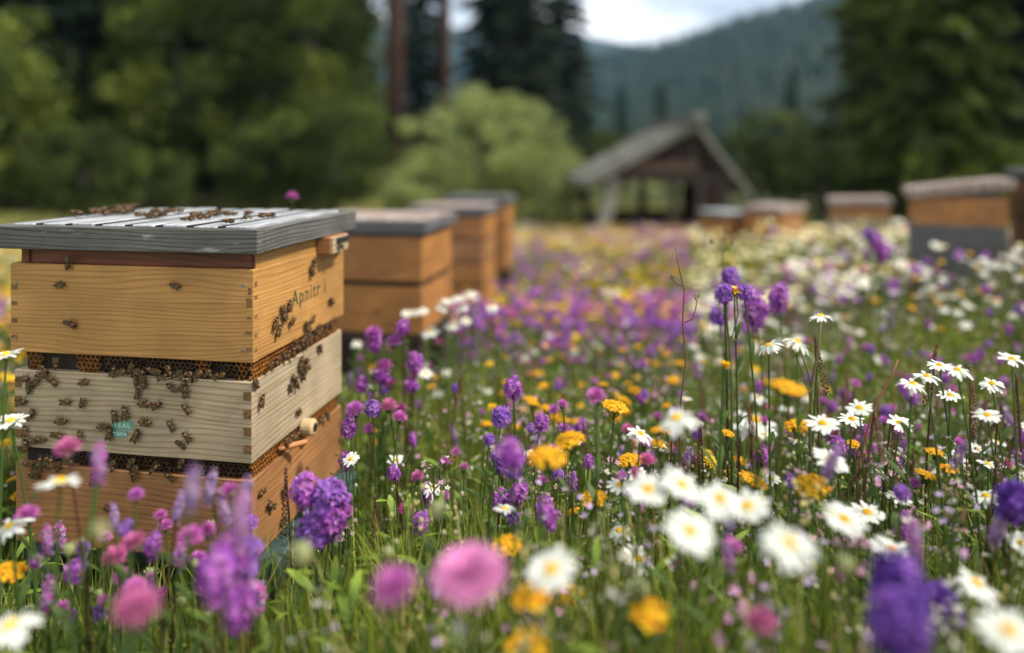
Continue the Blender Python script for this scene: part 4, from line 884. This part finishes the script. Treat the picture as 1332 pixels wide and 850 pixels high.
HERO = [  # kind, px, py, width in px, label, group, tilt, variant
 ('daisy', 717, 742, 76, 'blurred daisy facing up between the big pink thistle and the open grass', GD, .65), ('daisy', 830, 728, 50, 'small tilted daisy above the lowest golden flower', GD, .6), ('daisy', 897, 692, 76, 'round open daisy alone below the row of four daisies', GD, .8),
 ('daisy', 843, 638, 66, 'first daisy of the row of four touching daisies', GD, .55), ('daisy', 886, 632, 66, 'second daisy of the touching row, its yellow disc showing', GD, .6), ('daisy', 936, 650, 70, 'third daisy of the touching row', GD, .65), ('daisy', 972, 660, 66, 'last daisy of the touching row, beside the golden cluster', GD, .4),
 ('daisy', 1026, 708, 82, 'large very blurred daisy above the pale buds', GD, .5), ('daisy', 1098, 676, 62, 'daisy with clear orange disc beside a smaller one', GD, .65), ('daisy', 1128, 668, 50, 'smaller daisy half behind its neighbour', GD, .3), ('daisy', 1160, 716, 58, 'daisy just behind the deep violet bloom', GD, .5),
 ('daisy', 880, 545, 60, 'daisy at the foot of the tall thin weed stalk', GD, .25), ('daisy', 982, 548, 60, 'daisy beside the one under the thin weed stalk', GD, .22), ('daisy', 1080, 599, 52, 'sharp daisy with lilac florets just under it', GD, .5), ('daisy', 1070, 552, 48, 'daisy behind the small golden tuft', GD, .2), ('daisy', 1108, 546, 36, 'daisy touching a pair with golden disc', GD, .45), ('daisy', 1118, 532, 34, 'sharp small daisy over the pair of white daisies', GD, .4), ('daisy', 1170, 551, 36, 'small sharp daisy alone by the reddish stalks', GD, .55), ('daisy', 1068, 412, 32, 'highest daisy seen edge on, on a forked green stalk', GD, -.1), ('daisy', 1236, 515, 30, 'small daisy under the arched daisy cluster', GD, .3),
 ('daisy', 1187, 500, 34, 'lowest daisy of the arched cluster among the brown spikes', GD, .3), ('daisy', 1205, 490, 32, 'second daisy up the arched cluster', GD, .1), ('daisy', 1222, 476, 30, 'top daisy of the arched cluster', GD, .2), ('daisy', 1245, 482, 34, 'blurry daisy behind the arched cluster', GD, .2), ('daisy', 1316, 468, 34, 'daisy beside the picture edge with frayed petals', GD, .3), ('daisy', 1290, 500, 30, 'daisy with golden disc near the picture edge', GD, .4), ('daisy', 1000, 450, 36, 'half open daisy behind the yellow side blooms', GD, .0), ('daisy', 1036, 445, 40, 'pale daisy under the highest one', GD, .1), ('daisy', 806, 691, 40, 'thin petalled sharp daisy low in the grass', GD, .3), ('daisy', 806, 632, 34, 'sharp daisy tucked behind the row of four', GD, .5), ('daisy', 833, 565, 34, 'small sharp daisy turned sideways above the golden clusters', GD, .3), ('daisy', 832, 616, 38, 'daisy with large yellow disc above the touching row', GD, .1), ('daisy', 758, 785, 34, 'little daisy beside the golden pair of heads', GD, .4), ('daisy', 1270, 760, 64, 'very blurred daisy by the dark violet bloom', GD, .3), ('daisy', 1312, 822, 86, 'most blurred daisy in the lower picture corner', GD, .4), ('daisy', 1282, 646, 34, 'little daisy before the reddish stems', GD, .1), ('daisy', 78, 628, 62, 'blurred daisy seen edge on before the orange box', GD, -.15), ('daisy', 12, 686, 54, 'blurred daisy at the picture edge below the hive corner', GD, .3), ('daisy', 14, 815, 74, 'blurred daisy low in the picture corner below the hive', GD, .3), ('daisy', 8, 462, 40, 'daisy beside the upper hive gap', GD, .1), ('daisy', 14, 548, 46, 'half seen daisy beside the pale box edge', GD, .4), ('daisy', 1284, 541, 34, 'narrow daisy below the daisy with golden disc', GD, .1), ('daisy', 345, 543, 0, '', GD, 0),
 ('yellow_yarrow', 845, 801, 64, 'big blurred golden head beneath the small tilted daisy', GY, .5), ('yellow_yarrow', 688, 842, 64, 'golden head cut by the lower picture edge', GY, .4), ('yellow_yarrow', 693, 779, 66, 'wide golden head just under the blurred daisy', GY, .1), ('yellow_yarrow', 738, 774, 40, 'smaller golden head touching the wide one', GY, .2), ('yellow_yarrow', 1057, 634, 48, 'round golden head beside the green stalk', GY, .5), ('yellow_yarrow', 950, 622, 46, 'golden cluster directly over the last touching daisy', GY, .1), ('yellow_yarrow', 980, 626, 36, 'golden cluster part joined to the brighter one', GY, .1), ('yellow_yarrow', 713, 596, 56, 'golden flat head above the purple blooms', GY, .1), ('yellow_yarrow', 1026, 506, 44, 'orange tinted flat head high among the daisies', GY, .05), ('yellow_yarrow', 1038, 555, 36, 'golden tuft beside the pair of daisies', GY, .1), ('yellow_yarrow', 660, 711, 40, 'lone golden head above the big pink thistle', GY, .4), ('hawkweed', 943, 478, 30, 'sharp yellow bloom seen edge on, high on a bent stem', GY, -.2), ('hawkweed', 955, 379, 22, 'bright yellow bloom perched on purple flowers', GY, .2), ('yellow_yarrow', 772, 649, 32, 'golden head alone near the dark thin stalk', GY, .3), ('hawkweed', 453, 768, 22, 'small golden bloom in the grass beside the teal stand', GY, .5), ('yellow_yarrow', 570, 811, 24, 'small golden bloom under the big pink thistle', GY, .3), ('yellow_yarrow', 742, 573, 38, 'golden head with pink florets beside it', GY, .1), ('yellow_yarrow', 822, 600, 34, 'orange golden head beside the curved stem', GY, .1), ('hawkweed', 966, 748, 22, 'little golden bloom below the row of daisies', GY, .4), ('yellow_yarrow', 995, 498, 16, 'upright yellow flower bud head', GY, 0), ('yellow_yarrow', 800, 530, 34, 'golden head above the small sideways daisy', GY, .1), ('yellow_yarrow', 12, 745, 40, 'golden head at the picture edge below the hive', GY, .1),
 ('pink_thistle', 611, 752, 104, 'large round pink thistle, the biggest bloom of the meadow', GK, .2), ('magenta_knapweed', 515, 768, 64, 'dusky pink head beside the large thistle', GK, .1), ('magenta_knapweed', 178, 795, 62, 'mauve pink head, lowest before the hive', GK, .1), ('magenta_knapweed', 176, 768, 32, 'small mauve head on top of the lowest pink one', GK, 0), ('magenta_knapweed', 990, 813, 44, 'small blurred pink head low in the grass', GK, 0), ('magenta_knapweed', 88, 586, 34, 'bright magenta bloom in front of the pale box', GK, .1), ('magenta_knapweed', 776, 518, 30, 'sharp pink head high in the middle of the meadow', GK, .1), ('magenta_knapweed', 177, 645, 20, 'lone violet pink head before the orange box', GK, .1), ('magenta_knapweed', 150, 728, 34, 'deep magenta head before the bottom box edge', GK, .1), ('magenta_knapweed', 174, 708, 32, 'deep magenta head just above another one', GK, .1), ('magenta_knapweed', 160, 752, 26, 'darkest magenta head in the shade of the stand', GK, .1), ('magenta_knapweed', 248, 700, 32, 'pink head before the orange box corner', GK, .1), ('magenta_knapweed', 270, 692, 26, 'rose head close to the lilac spires', GK, .1), ('magenta_knapweed', 130, 596, 20, 'pale magenta bloom beside the brightest one', GK, .1), ('magenta_knapweed', 36, 672, 30, 'violet head beside the blurred edge daisy', GK, .1), ('magenta_knapweed', 380, 258, 20, 'small reddish bloom rising behind the weathered lid', GK, -.2), ('magenta_knapweed', 300, 640, 26, 'rose pink bloom at the orange box corner', GK, 0), ('magenta_knapweed', 902, 598, 16, 'small pink head under the two daisies', GK, .1), ('magenta_knapweed', 1196, 622, 16, 'small rose head among the brown stalks', GK, .1),
 ('violet_spire', 1166, 758, 66, 'deep violet bloom, upper half of the large dark pair', GP, .1), ('violet_spire', 1172, 812, 74, 'deep violet bloom, lower half of the large dark pair', GP, .1), ('violet_spire', 1322, 655, 48, 'violet bloom at the picture edge, blurred', GP, .1), ('violet_spire', 1148, 617, 34, 'soft violet bloom above the pair of daisies', GP, .1), ('violet_spire', 1225, 790, 50, 'dark plum bloom beside the large violet pair', GP, .1), ('purple_betony', 426, 648, 48, 'bright purple bloom, top of the group beside the stand', GP, .1), ('purple_betony', 432, 668, 46, 'bright purple bloom, middle of the group beside the stand', GP, .1), ('purple_betony', 410, 690, 48, 'bright purple bloom, lowest of the group beside the stand', GP, .1), ('purple_betony', 396, 638, 36, 'purple bloom with orange tinge beside the stand group', GP, .3), ('purple_betony', 300, 722, 46, 'purple bloom before the box corner, upper of five', GP, .1), ('purple_betony', 280, 750, 50, 'purple bloom before the stand, outermost of five', GP, .1), ('purple_betony', 318, 738, 36, 'purple bloom before the stand, inner one of five', GP, .1), ('purple_betony', 311, 790, 46, 'deep violet bloom, lowest of five before the stand', GP, .1), ('purple_betony', 322, 716, 36, 'purple bloom touching the box corner', GP, .1), ('lilac_spire', 312, 682, 32, 'pink and lilac spire at the box corner', GP, .0), ('lilac_spire', 250, 636, 26, 'purple lilac spire before the orange box', GP, .0), ('lilac_spire', 128, 605, 24, 'faded lilac spire before the lower gap', GP, 0), ('lilac_spire', 274, 634, 20, 'pale lilac spire beside the purple one', GP, 0), ('lilac_spire', 290, 660, 20, 'slim lilac spire close to the box corner', GP, 0), ('lilac_spire', 318, 645, 22, 'tall lilac spire right at the box corner', GP, 0), ('lilac_spire', 232, 660, 18, 'thin pale spire half way along the orange box', GP, 0),
 ('purple_betony', 664, 590, 36, 'violet bloom, top of the sharp stem in mid meadow', GP, .1), ('purple_betony', 650, 598, 26, 'small violet bloom beside the sharp stem top', GP, .1), ('purple_betony', 667, 611, 24, 'violet bloom just below the sharp stem top', GP, .1), ('purple_betony', 652, 652, 26, 'magenta violet bloom low on the sharp stem', GP, .1), ('purple_betony', 672, 644, 24, 'violet bloom lower on the sharp stem, beside another', GP, .1), ('purple_betony', 668, 505, 24, 'violet bloom in the blurred middle of the meadow', GP, .1), ('purple_betony', 652, 543, 28, 'paired violet bloom above the golden flat head', GP, .1), ('purple_betony', 704, 549, 20, 'round violet bloom beside the paired one', GP, .1), ('purple_betony', 942, 383, 26, 'purple bloom on the stem under the bright yellow one', GP, .1), ('purple_betony', 968, 381, 22, 'small purple bloom beside the yellow topped stem', GP, .1), ('purple_betony', 950, 362, 26, 'deep violet bloom behind the yellow topped stem', GP, .1), ('purple_betony', 982, 402, 34, 'broad blurred purple bloom by the yellow topped stem', GP, .1), ('purple_betony', 1012, 388, 26, 'blurred lilac purple bloom behind the tall stalks', GP, .1), ('purple_betony', 935, 412, 26, 'magenta purple bloom beneath the yellow topped stem', GP, .1), ('purple_betony', 1130, 305, 14, 'highest of the violet blooms before the whitish hive', GP, .1), ('purple_betony', 1140, 316, 16, 'middle one of the violet blooms before the whitish hive', GP, .1), ('purple_betony', 1148, 330, 15, 'lowest of the violet blooms before the whitish hive', GP, .1), ('lilac_spire', 1190, 705, 24, 'pale blue lilac spire behind the violet pair', GP, 0), ('lilac_spire', 1082, 602, 22, 'lilac florets under the sharp daisy', GP, .6),
 ('flower_bud', 130, 690, 24, 'pale cream bud before the orange box', 'pale flower buds', 0), ('flower_bud', 393, 720, 20, 'cream bud beside the teal stand', 'pale flower buds', 0), ('flower_bud', 1100, 736, 20, 'brownish bud near the blurred daisy', 'pale flower buds', 0), ('flower_bud', 833, 765, 18, 'pale bud over the big golden head', 'pale flower buds', 0), ('flower_bud', 570, 664, 16, 'small cream bud in the clear grass', 'pale flower buds', 0), ('flower_bud', 505, 718, 16, 'pale bud above the dusky pink head', 'pale flower buds', 0),
 ('brown_seed_spike', 1218, 452, 10, 'tallest reddish seed spike behind the arched daisies', 'brown seed spikes', .1), ('brown_seed_spike', 1262, 480, 10, 'reddish seed spike between the daisy groups', 'brown seed spikes', -.1), ('brown_seed_spike', 1322, 490, 10, 'reddish seed spike at the picture edge', 'brown seed spikes', 0), ('brown_seed_spike', 1060, 440, 10, 'dry spike beside the highest daisy', 'brown seed spikes', .1), ('brown_seed_spike', 400, 610, 9, 'dark dry stalk leaning before the orange side face', 'brown seed spikes', 0), ('brown_seed_spike', 372, 612, 9, 'dry stalk rising past the wooden peg', 'brown seed spikes', 0),
]
for j_, (a_, b2_, w2_) in enumerate(((532, 408, 20), (548, 406, 20), (583, 392, 18), (597, 388, 20), (612, 382, 18), (600, 400, 20), (576, 400, 18), (560, 432, 24), (590, 424, 24), (606, 418, 18), (640, 400, 18), (464, 447, 16), (549, 472, 18), (522, 360, 0))):
    if w2_: HERO.append(('daisy', a_, b2_, w2_, 'white daisy in the loose patch before the second hive', 'daisies before the second hive', .5))
for j_, (a_, b2_, w2_) in enumerate(((486, 436, 24), (487, 446, 20), (512, 446, 22), (524, 426, 18), (500, 478, 24), (497, 487, 22), (508, 500, 18), (540, 470, 20), (540, 486, 16), (535, 500, 18), (462, 535, 26), (485, 532, 22), (506, 530, 24), (455, 555, 22), (520, 544, 20), (450, 600, 20), (480, 560, 18), (470, 500, 18))):
    HERO.append((('magenta_knapweed', 'purple_betony')[j_ % 2], a_, b2_, w2_, ('fringed magenta head', 'round purple head')[j_ % 2]+' in the tall clump before the second hive', 'purple clump before the second hive', .1))
for j_ in range(42):
    a_ = rnd.uniform(35, 350); b2_ = 668+rnd.random()*125+(30 if a_ < 130 else 0); kd = rnd.choice(['magenta_knapweed', 'magenta_knapweed', 'purple_betony', 'lilac_spire', 'lilac_spire', 'flower_bud'])
    HERO.append((kd, a_, b2_, {'flower_bud': 11}.get(kd, rnd.uniform(14, 25)), {'magenta_knapweed': 'small magenta head', 'purple_betony': 'small purple head', 'lilac_spire': 'thin lilac spire', 'flower_bud': 'pale bud'}[kd]+' in the bloom thicket before the orange box', 'bloom thicket before the orange box', .1))
taken = []
for (kind, px, py, wpx, lab, grp, tl) in HERO:
    if not wpx: continue
    D = real(kind)*F/wpx; s = 1.0
    if kind == 'brown_seed_spike': D = 1.42; s = 1.3
    if kind == 'flower_bud': s = 1.25; D = real(kind)*s*F/wpx
    if kind in ('daisy', 'yellow_yarrow', 'pink_thistle', 'magenta_knapweed', 'purple_betony', 'violet_spire') and D < 1.15: k_ = 1.38 if wpx > 45 else 1.15; D *= k_; s = k_*(.88 if kind == 'daisy' else .95)
    if px < 345 and kind != 'daisy' and D > .95: s = wpx*.98/(F*real(kind)); D = .98+.12*rnd.random(); s = wpx*D/(F*real(kind))
    if px in (372, 400): D = 1.30 if px == 372 else 1.28
    if py == 258: D = 2.0; s = 1.3
    if kind == 'daisy' and py > 440 and px < 20 and wpx < 50: D = 1.2; s = 1.1
    if px in (1130, 1140, 1148): D = 2.6; s = wpx*D/(F*real(kind))
    if px in (426, 432, 410, 396): D = 1.14; s = wpx*D/(F*real(kind))
    if px in (982, 1012, 935): D = 1.8; s = wpx*D/(F*real(kind))
    if px in (942, 968, 950, 955): D = 1.48 if px != 950 else 1.75; s = wpx*D/(F*real(kind))
    if 'second hive' in lab: D = 2.25 if kind == 'daisy' else 1.75 if py < 520 else 1.5; s = wpx*D/(F*real(kind))
    if 'thicket' in lab: D = rnd.uniform(1.0, 1.25); s = wpx*D/(F*real(kind))
    if tl and tl > .2: tl = .05+tl*.42
    if kind == 'lilac_spire': s *= .8
    taken.append((px, py, wpx))
    flower(kind, P(px, py, D), s, tilt=tl, label=lab, group=grp, v=None)

# random meadow: individuals near, merged tufts beyond
def zone(px, D, q):
    """weights of the kinds by place"""
    W = {'daisy': 1.0, 'yellow': 1.0, 'purple': 1.0, 'magenta': .8, 'bud': .5, 'spike': .25}
    if D < 1.9:
        if px < 620: W.update(daisy=.15, yellow=.25, purple=.9, magenta=.7, bud=.6, spike=.12)
        elif px < 900: W.update(daisy=.6, yellow=1.1, purple=.6, magenta=.6, bud=.6)
        else: W.update(daisy=1.1, yellow=.6, purple=.8, magenta=.6, bud=.8, spike=1.9)
    elif D < 4.5:
        if px < 620: W.update(bud=1.2, daisy=1.3 if px > 520 else .2, yellow=.5, purple=1.5, magenta=1.2)
        elif px < 900: W.update(daisy=.45, yellow=1.7, purple=1.5, magenta=1.2)
        else: W.update(daisy=2.0 if D > 2.6 else 1.1, yellow=.5, purple=1.3 if D < 2.8 else .15, magenta=1.1 if D < 2.8 else .12)
    else:
        if px < 700: W.update(daisy=.9, yellow=1.6, purple=1.7, magenta=.8, bud=1.2)
        elif px < 900: W.update(daisy=.8, yellow=2.2, purple=1.6, magenta=.7)
        else: W.update(daisy=4.5, yellow=.7, purple=.12, magenta=.1)
        if D > 7.5: W.update(yellow=W['yellow']*2.0, daisy=W['daisy']*1.6, purple=W['purple']*.45, magenta=W['magenta']*.4)
    if px < 60: W.update(yellow=4, purple=.15, magenta=.15)
    return W
q = random.Random(77); cand = []
def sow(n, y0, y1, pw):
    for _ in range(n):
        y = y0+(y1-y0)*q.random()**pw; x = q.uniform(-1, 1)*(.95*y+.6); cand.append((y, x))
sow(960, .8, 2.0, .62); sow(3500, 2.0, 4.5, .6); sow(10500, 4.5, 14, .72)
X = np.array([c[1] for c in cand]); Y = np.array([c[0] for c in cand]); bad = in_hive(X, Y, .04); GZ = ground(X, Y)
KN = {'daisy': 'daisy', 'purple': 'purple_betony', 'magenta': 'magenta_knapweed', 'bud': 'flower_bud', 'spike': 'brown_seed_spike'}
LIM = {'daisy': 200, 'yellow': 230, 'purple': 210, 'magenta': 240, 'bud': 150, 'spike': 90}; cnt = {k: 0 for k in LIM}
far = {k: [] for k in LIM}
clump = np.sin(X*2.3+np.sin(Y*1.1)*2)*np.sin(Y*1.9+X*.7)
order = np.argsort(Y)
for i in order:
    if bad[i]: continue
    x, D = X[i], Y[i]; px = 666+F*x/D
    if px < 455 and D > .8 and D < 2.9 and px > -50 and D > 1.1 and q.random() < .3: continue
    W = zone(px, D, q); ks = list(W)
    if 2.6 < D < 7.5 and 480 < px < 900: W['purple'] *= 2.0; W['magenta'] *= 2.2; W['daisy'] *= .6; W['yellow'] *= .75
    if clump[i] > .15: W['purple'] *= 3.0; W['magenta'] *= 2.4; W['yellow'] *= .4
    if clump[i] < -.15: W['yellow'] *= 2.0; W['purple'] *= .75; W['magenta'] *= .75
    k = q.choices(ks, [W[a] for a in ks])[0]
    h = float(grass_h(D))+{'bud': -.02, 'spike': .10}.get(k, .035)+q.gauss(0, .045)
    z = GZ[i]+max(.08, h); py = HZ+(CAMZ-z)/D*F
    # keep the hive faces and the big blooms clear
    if D < 1.45 and px < 345 and py < 700: continue
    if D < 1.3 and px < 460 and py < 720: continue
    if D < 1.1 and any(abs(px-a)+abs(py-b) < c*.6+25 for a, b, c in taken): continue
    if D < 1.2 and q.random() < .45: continue
    if px > 440 and px < 640 and D < 2.4 and q.random() < .4: continue
    if cnt[k] < LIM[k] and abs(px-666) < 690:
        cnt[k] += 1
        kind = KN.get(k) or ('hawkweed' if q.random() < .3 else 'yellow_yarrow')
        if k == 'purple' and q.random() < .18: kind = 'lilac_spire'
        band = 'near the camera' if D < 1.3 else 'in the sharp part of the meadow' if D < 2.1 else 'in the blurred middle of the meadow'
        bn = {'daisy': 'white daisy with yellow disc', 'yellow_yarrow': 'flat golden flower head on a thin stem', 'hawkweed': 'small golden rayed flower', 'purple_betony': 'round purple flower head', 'lilac_spire': 'slim lilac flower spire', 'magenta_knapweed': 'fringed magenta pink flower head', 'flower_bud': 'closed pale flower bud', 'brown_seed_spike': 'reddish brown seed spike'}[kind]
        flower(kind, (x, D, z), q.uniform(.62, 1.0), label=bn+' '+band, group=bn+' '+band)
    else: far[k].append((x, D, z, px))
# far ones
def lowheads(k):
    ts = []
    for s in range(4):
        b_ = MB(); q2 = random.Random(s*7+3)
        b_.tube([(0, 0, -.3), (0, 0, -.002)], .0016, 3, c=(.08, .13, .03), cap=False)
        if k == 'daisy':
            for j in range(10):
                an = j*.628; b_.blade((0, 0, 0), (math.cos(an), math.sin(an), q2.uniform(0, .35)), (-math.sin(an), math.cos(an), 0), .022, .0125, (.78, .78, .74), droop=.15, seg=1, tipw=.7)
            b_.ball((0, 0, .002), (.006, .006, .004), YE, seg=6, rings=3)
        elif k == 'yellow':
            for j in range(11): rr = math.sqrt(j/11)*.016; an = j*2.4; b_.ball((math.cos(an)*rr, math.sin(an)*rr, .004*(1-j/11)), (.0068, .0068, .0045), (YE[0]*q2.uniform(.8, 1), YE[1]*q2.uniform(.75, 1), .015), seg=5, rings=3)
        elif k in ('purple', 'magenta'):
            cc = PUR+VIO if k == 'purple' else MAG+list(PNK)
            for j in range(26):
                zt = 1-2*(j+.5)/26; rr = math.sqrt(1-zt*zt)*.013; an = j*2.4; c = q2.choice(cc); starflower(b_, (math.cos(an)*rr, math.sin(an)*rr, zt*.016), (math.cos(an), math.sin(an), zt+.3), .0085, c, c, q2, 4)
        elif k == 'bud': b_.ball((0, 0, 0), (.007, .007, .009), (.45, .42, .25), seg=6, rings=4)
        else:
            for j in range(10): b_.ball((0, 0, -.08+j*.01), (.004, .004, .007), (.16, .08, .045), seg=4, rings=3)
        ts.append(template(b_))
    return ts
names = {'daisy': ('distant_daisies', 'mass of white daisies receding across the meadow', 'daisies'), 'yellow': ('distant_yellow_flowers', 'mass of golden flowers receding across the meadow', 'yellow flowers'), 'purple': ('distant_purple_flowers', 'mass of purple flowers receding across the meadow', 'purple flowers'), 'magenta': ('distant_pink_flowers', 'mass of pink flowers receding across the meadow', 'pink flowers'), 'bud': ('distant_flower_buds', 'pale buds and cream seed heads receding across the meadow', 'flower buds'), 'spike': ('distant_seed_spikes', 'brown seed spikes receding across the meadow', 'seed heads')}
for k, lst in far.items():
    if not lst: continue
    A_ = np.array(lst)[:, :3]; n_ = len(A_); q3 = np.random.default_rng(hash(k) % 1 + len(k))
    rep = 2 if k in ('daisy', 'yellow', 'purple') else 1           # small tufts of two heads
    A_ = np.repeat(A_, rep, 0); n_ = len(A_); j_ = q3.normal(0, .05, (n_, 3)); j_[:, 2] *= .4; A_ = A_+j_*(np.arange(n_) % rep)[:, None]
    sc = q3.uniform(.75, 1.25, n_); tm = q3.uniform(.8, 1.15, (n_, 1))*np.ones((1, 3))
    if k == 'daisy': tm = tm*np.where(q3.random((n_, 1)) < np.where(A_[:, 1:2] > 5, .75, .4), np.array([[1, .92, .55]]), np.array([[1, 1, 1]]))
    o = link(bpy.data.objects.new(names[k][0], scatter(names[k][0], lowheads(k), q3.integers(0, 4, n_), A_, q3.uniform(0, 6.28, n_), q3.normal(.35 if k == 'daisy' else .1, .2, n_), sc, tm, ['petal']))); tag(o, names[k][1], names[k][2], kind='stuff')

def tiny(seed):
    q2 = random.Random(seed); b_ = MB(); c = [(.75, .72, .62), (.60, .45, .70), (.70, .35, .55), (.66, .58, .24), (.34, .19, .10), (.62, .58, .40)][seed % 6]
    b_.tube([(0, 0, -.30), (q2.uniform(-.01, .01), 0, -.12), (0, 0, 0)], .0011, 3, c=(.10, .15, .035), cap=False)
    for k in range(q2.randint(4, 8)):
        z = -q2.uniform(0, .07); an = q2.uniform(0, 6.28); L_ = q2.uniform(.006, .022); e_ = Vector((math.cos(an)*L_, math.sin(an)*L_, z+L_*.8)); b_.tube([(0, 0, z), e_], .0007, 3, c=(.10, .15, .035), cap=False)
        if seed % 6 < 3: starflower(b_, e_, (math.cos(an)*.5, math.sin(an)*.5, 1), .0052, c, tuple(v*.6 for v in c), q2)
        else: b_.ball(e_, (.0024, .0024, .0032), c, seg=5, rings=3)
    return template(b_)
tt = [tiny(k) for k in range(12)]; n_ = 6800; q4 = np.random.default_rng(21); y = .62+4.6*q4.random(n_)**.8; x = q4.uniform(-1, 1, n_)*(.85*y+.3); k = ~in_hive(x, y, .05); px = 666+F*x/y; k &= ~((px < 400) & (y < 1.4)); k &= ~((px > 430) & (px < 660) & (q4.random(n_) < .55)); x, y = x[k], y[k]; n_ = len(x)
z = ground(x, y)+grass_h(y)*q4.uniform(.8, 1.22, n_)
o = link(bpy.data.objects.new('tiny_florets', scatter('tiny_florets', tt, q4.integers(0, 12, n_), np.stack([x, y, z], 1), q4.uniform(0, 6.28, n_), q4.normal(0, .15, n_), q4.uniform(.8, 1.5, n_), np.ones((n_, 3))*q4.uniform(.75, 1.15, (n_, 1)), ['petal']))); tag(o, 'tiny pale florets and seed heads scattered all through the grass', 'small florets', kind='stuff')

# tall dry weed stalk, forked green stalks, leaning red stalk
def stalk(name, pts, r, c, label, cat, twigs=(), D=1.42):
    root = P(pts[-1][0], pts[-1][1], D); g0 = gz(root.x, D); o = empty(name, (root.x, D, g0), label, cat)
    loc = lambda p: P(p[0], p[1], D)-Vector((root.x, D, g0)); b_ = MB(); b_.tube([(0, 0, -.01)]+[loc(p) for p in pts[::-1]], [r*1.1]+[r*(1-.6*i/len(pts)) for i in range(len(pts))], 5, c=c); b_.build('stem', 'solid', o, True)
    for tw in twigs:
        b_ = MB(); b_.tube([loc(p) for p in tw], [r*.6, r*.5, r*.3][:len(tw)] if len(tw) < 4 else r*.5, 4, c=c)
        e_ = loc(tw[-1])
        for k in range(9): d = Vector((rnd.uniform(-1, 1), rnd.uniform(-1, 1), rnd.uniform(-.6, 1.2))); b_.ball(e_+d*.006, (.0015, .0015, .003), (.16, .15, .06), seg=4, rings=3)
        b_.build('twig', 'solid', o, True)
    return o
stalk('weed_stalk', [(878, 322), (884, 352), (890, 378), (888, 420), (892, 470), (886, 520), (884, 560)], .0022, (.15, .07, .045), 'tall thin reddish weed stalk standing over the daisies', 'weed', [((890, 420), (900, 416), (905, 402), (907, 388)), ((888, 372), (880, 370), (874, 362))])
stalk('weed_stalk', [(1168, 468), (1160, 490), (1142, 520), (1128, 560), (1118, 600)], .0026, (.26, .09, .06), 'leaning reddish stalk beside the small sharp daisy', 'weed', D=1.35)
stalk('weed_stalk', [(938, 308), (940, 330), (942, 352), (944, 372)], .002, (.14, .13, .05), 'greenish stalk with tiny seed pods above the violet bloom', 'weed', [((938, 326), (930, 318), (924, 314)), ((940, 330), (948, 322), (953, 316))], D=1.75)
stalk('weed_stalk', [(944, 384), (946, 420), (950, 460), (952, 500)], .0032, (.09, .13, .03), 'green stalk carrying the yellow and purple blooms', 'weed', [((958, 384), (960, 410), (952, 440))], D=1.48)
stalk('weed_stalk', [(1068, 418), (1064, 460), (1056, 500), (1054, 540)], .003, (.12, .10, .04), 'forked stalk carrying the highest daisy', 'weed', [((1040, 452), (1050, 480), (1055, 505)), ((1030, 450), (1042, 480), (1055, 520))], D=1.25)
print('counts', cnt, {k: len(v) for k, v in far.items()}, 'objects', len(bpy.data.objects))
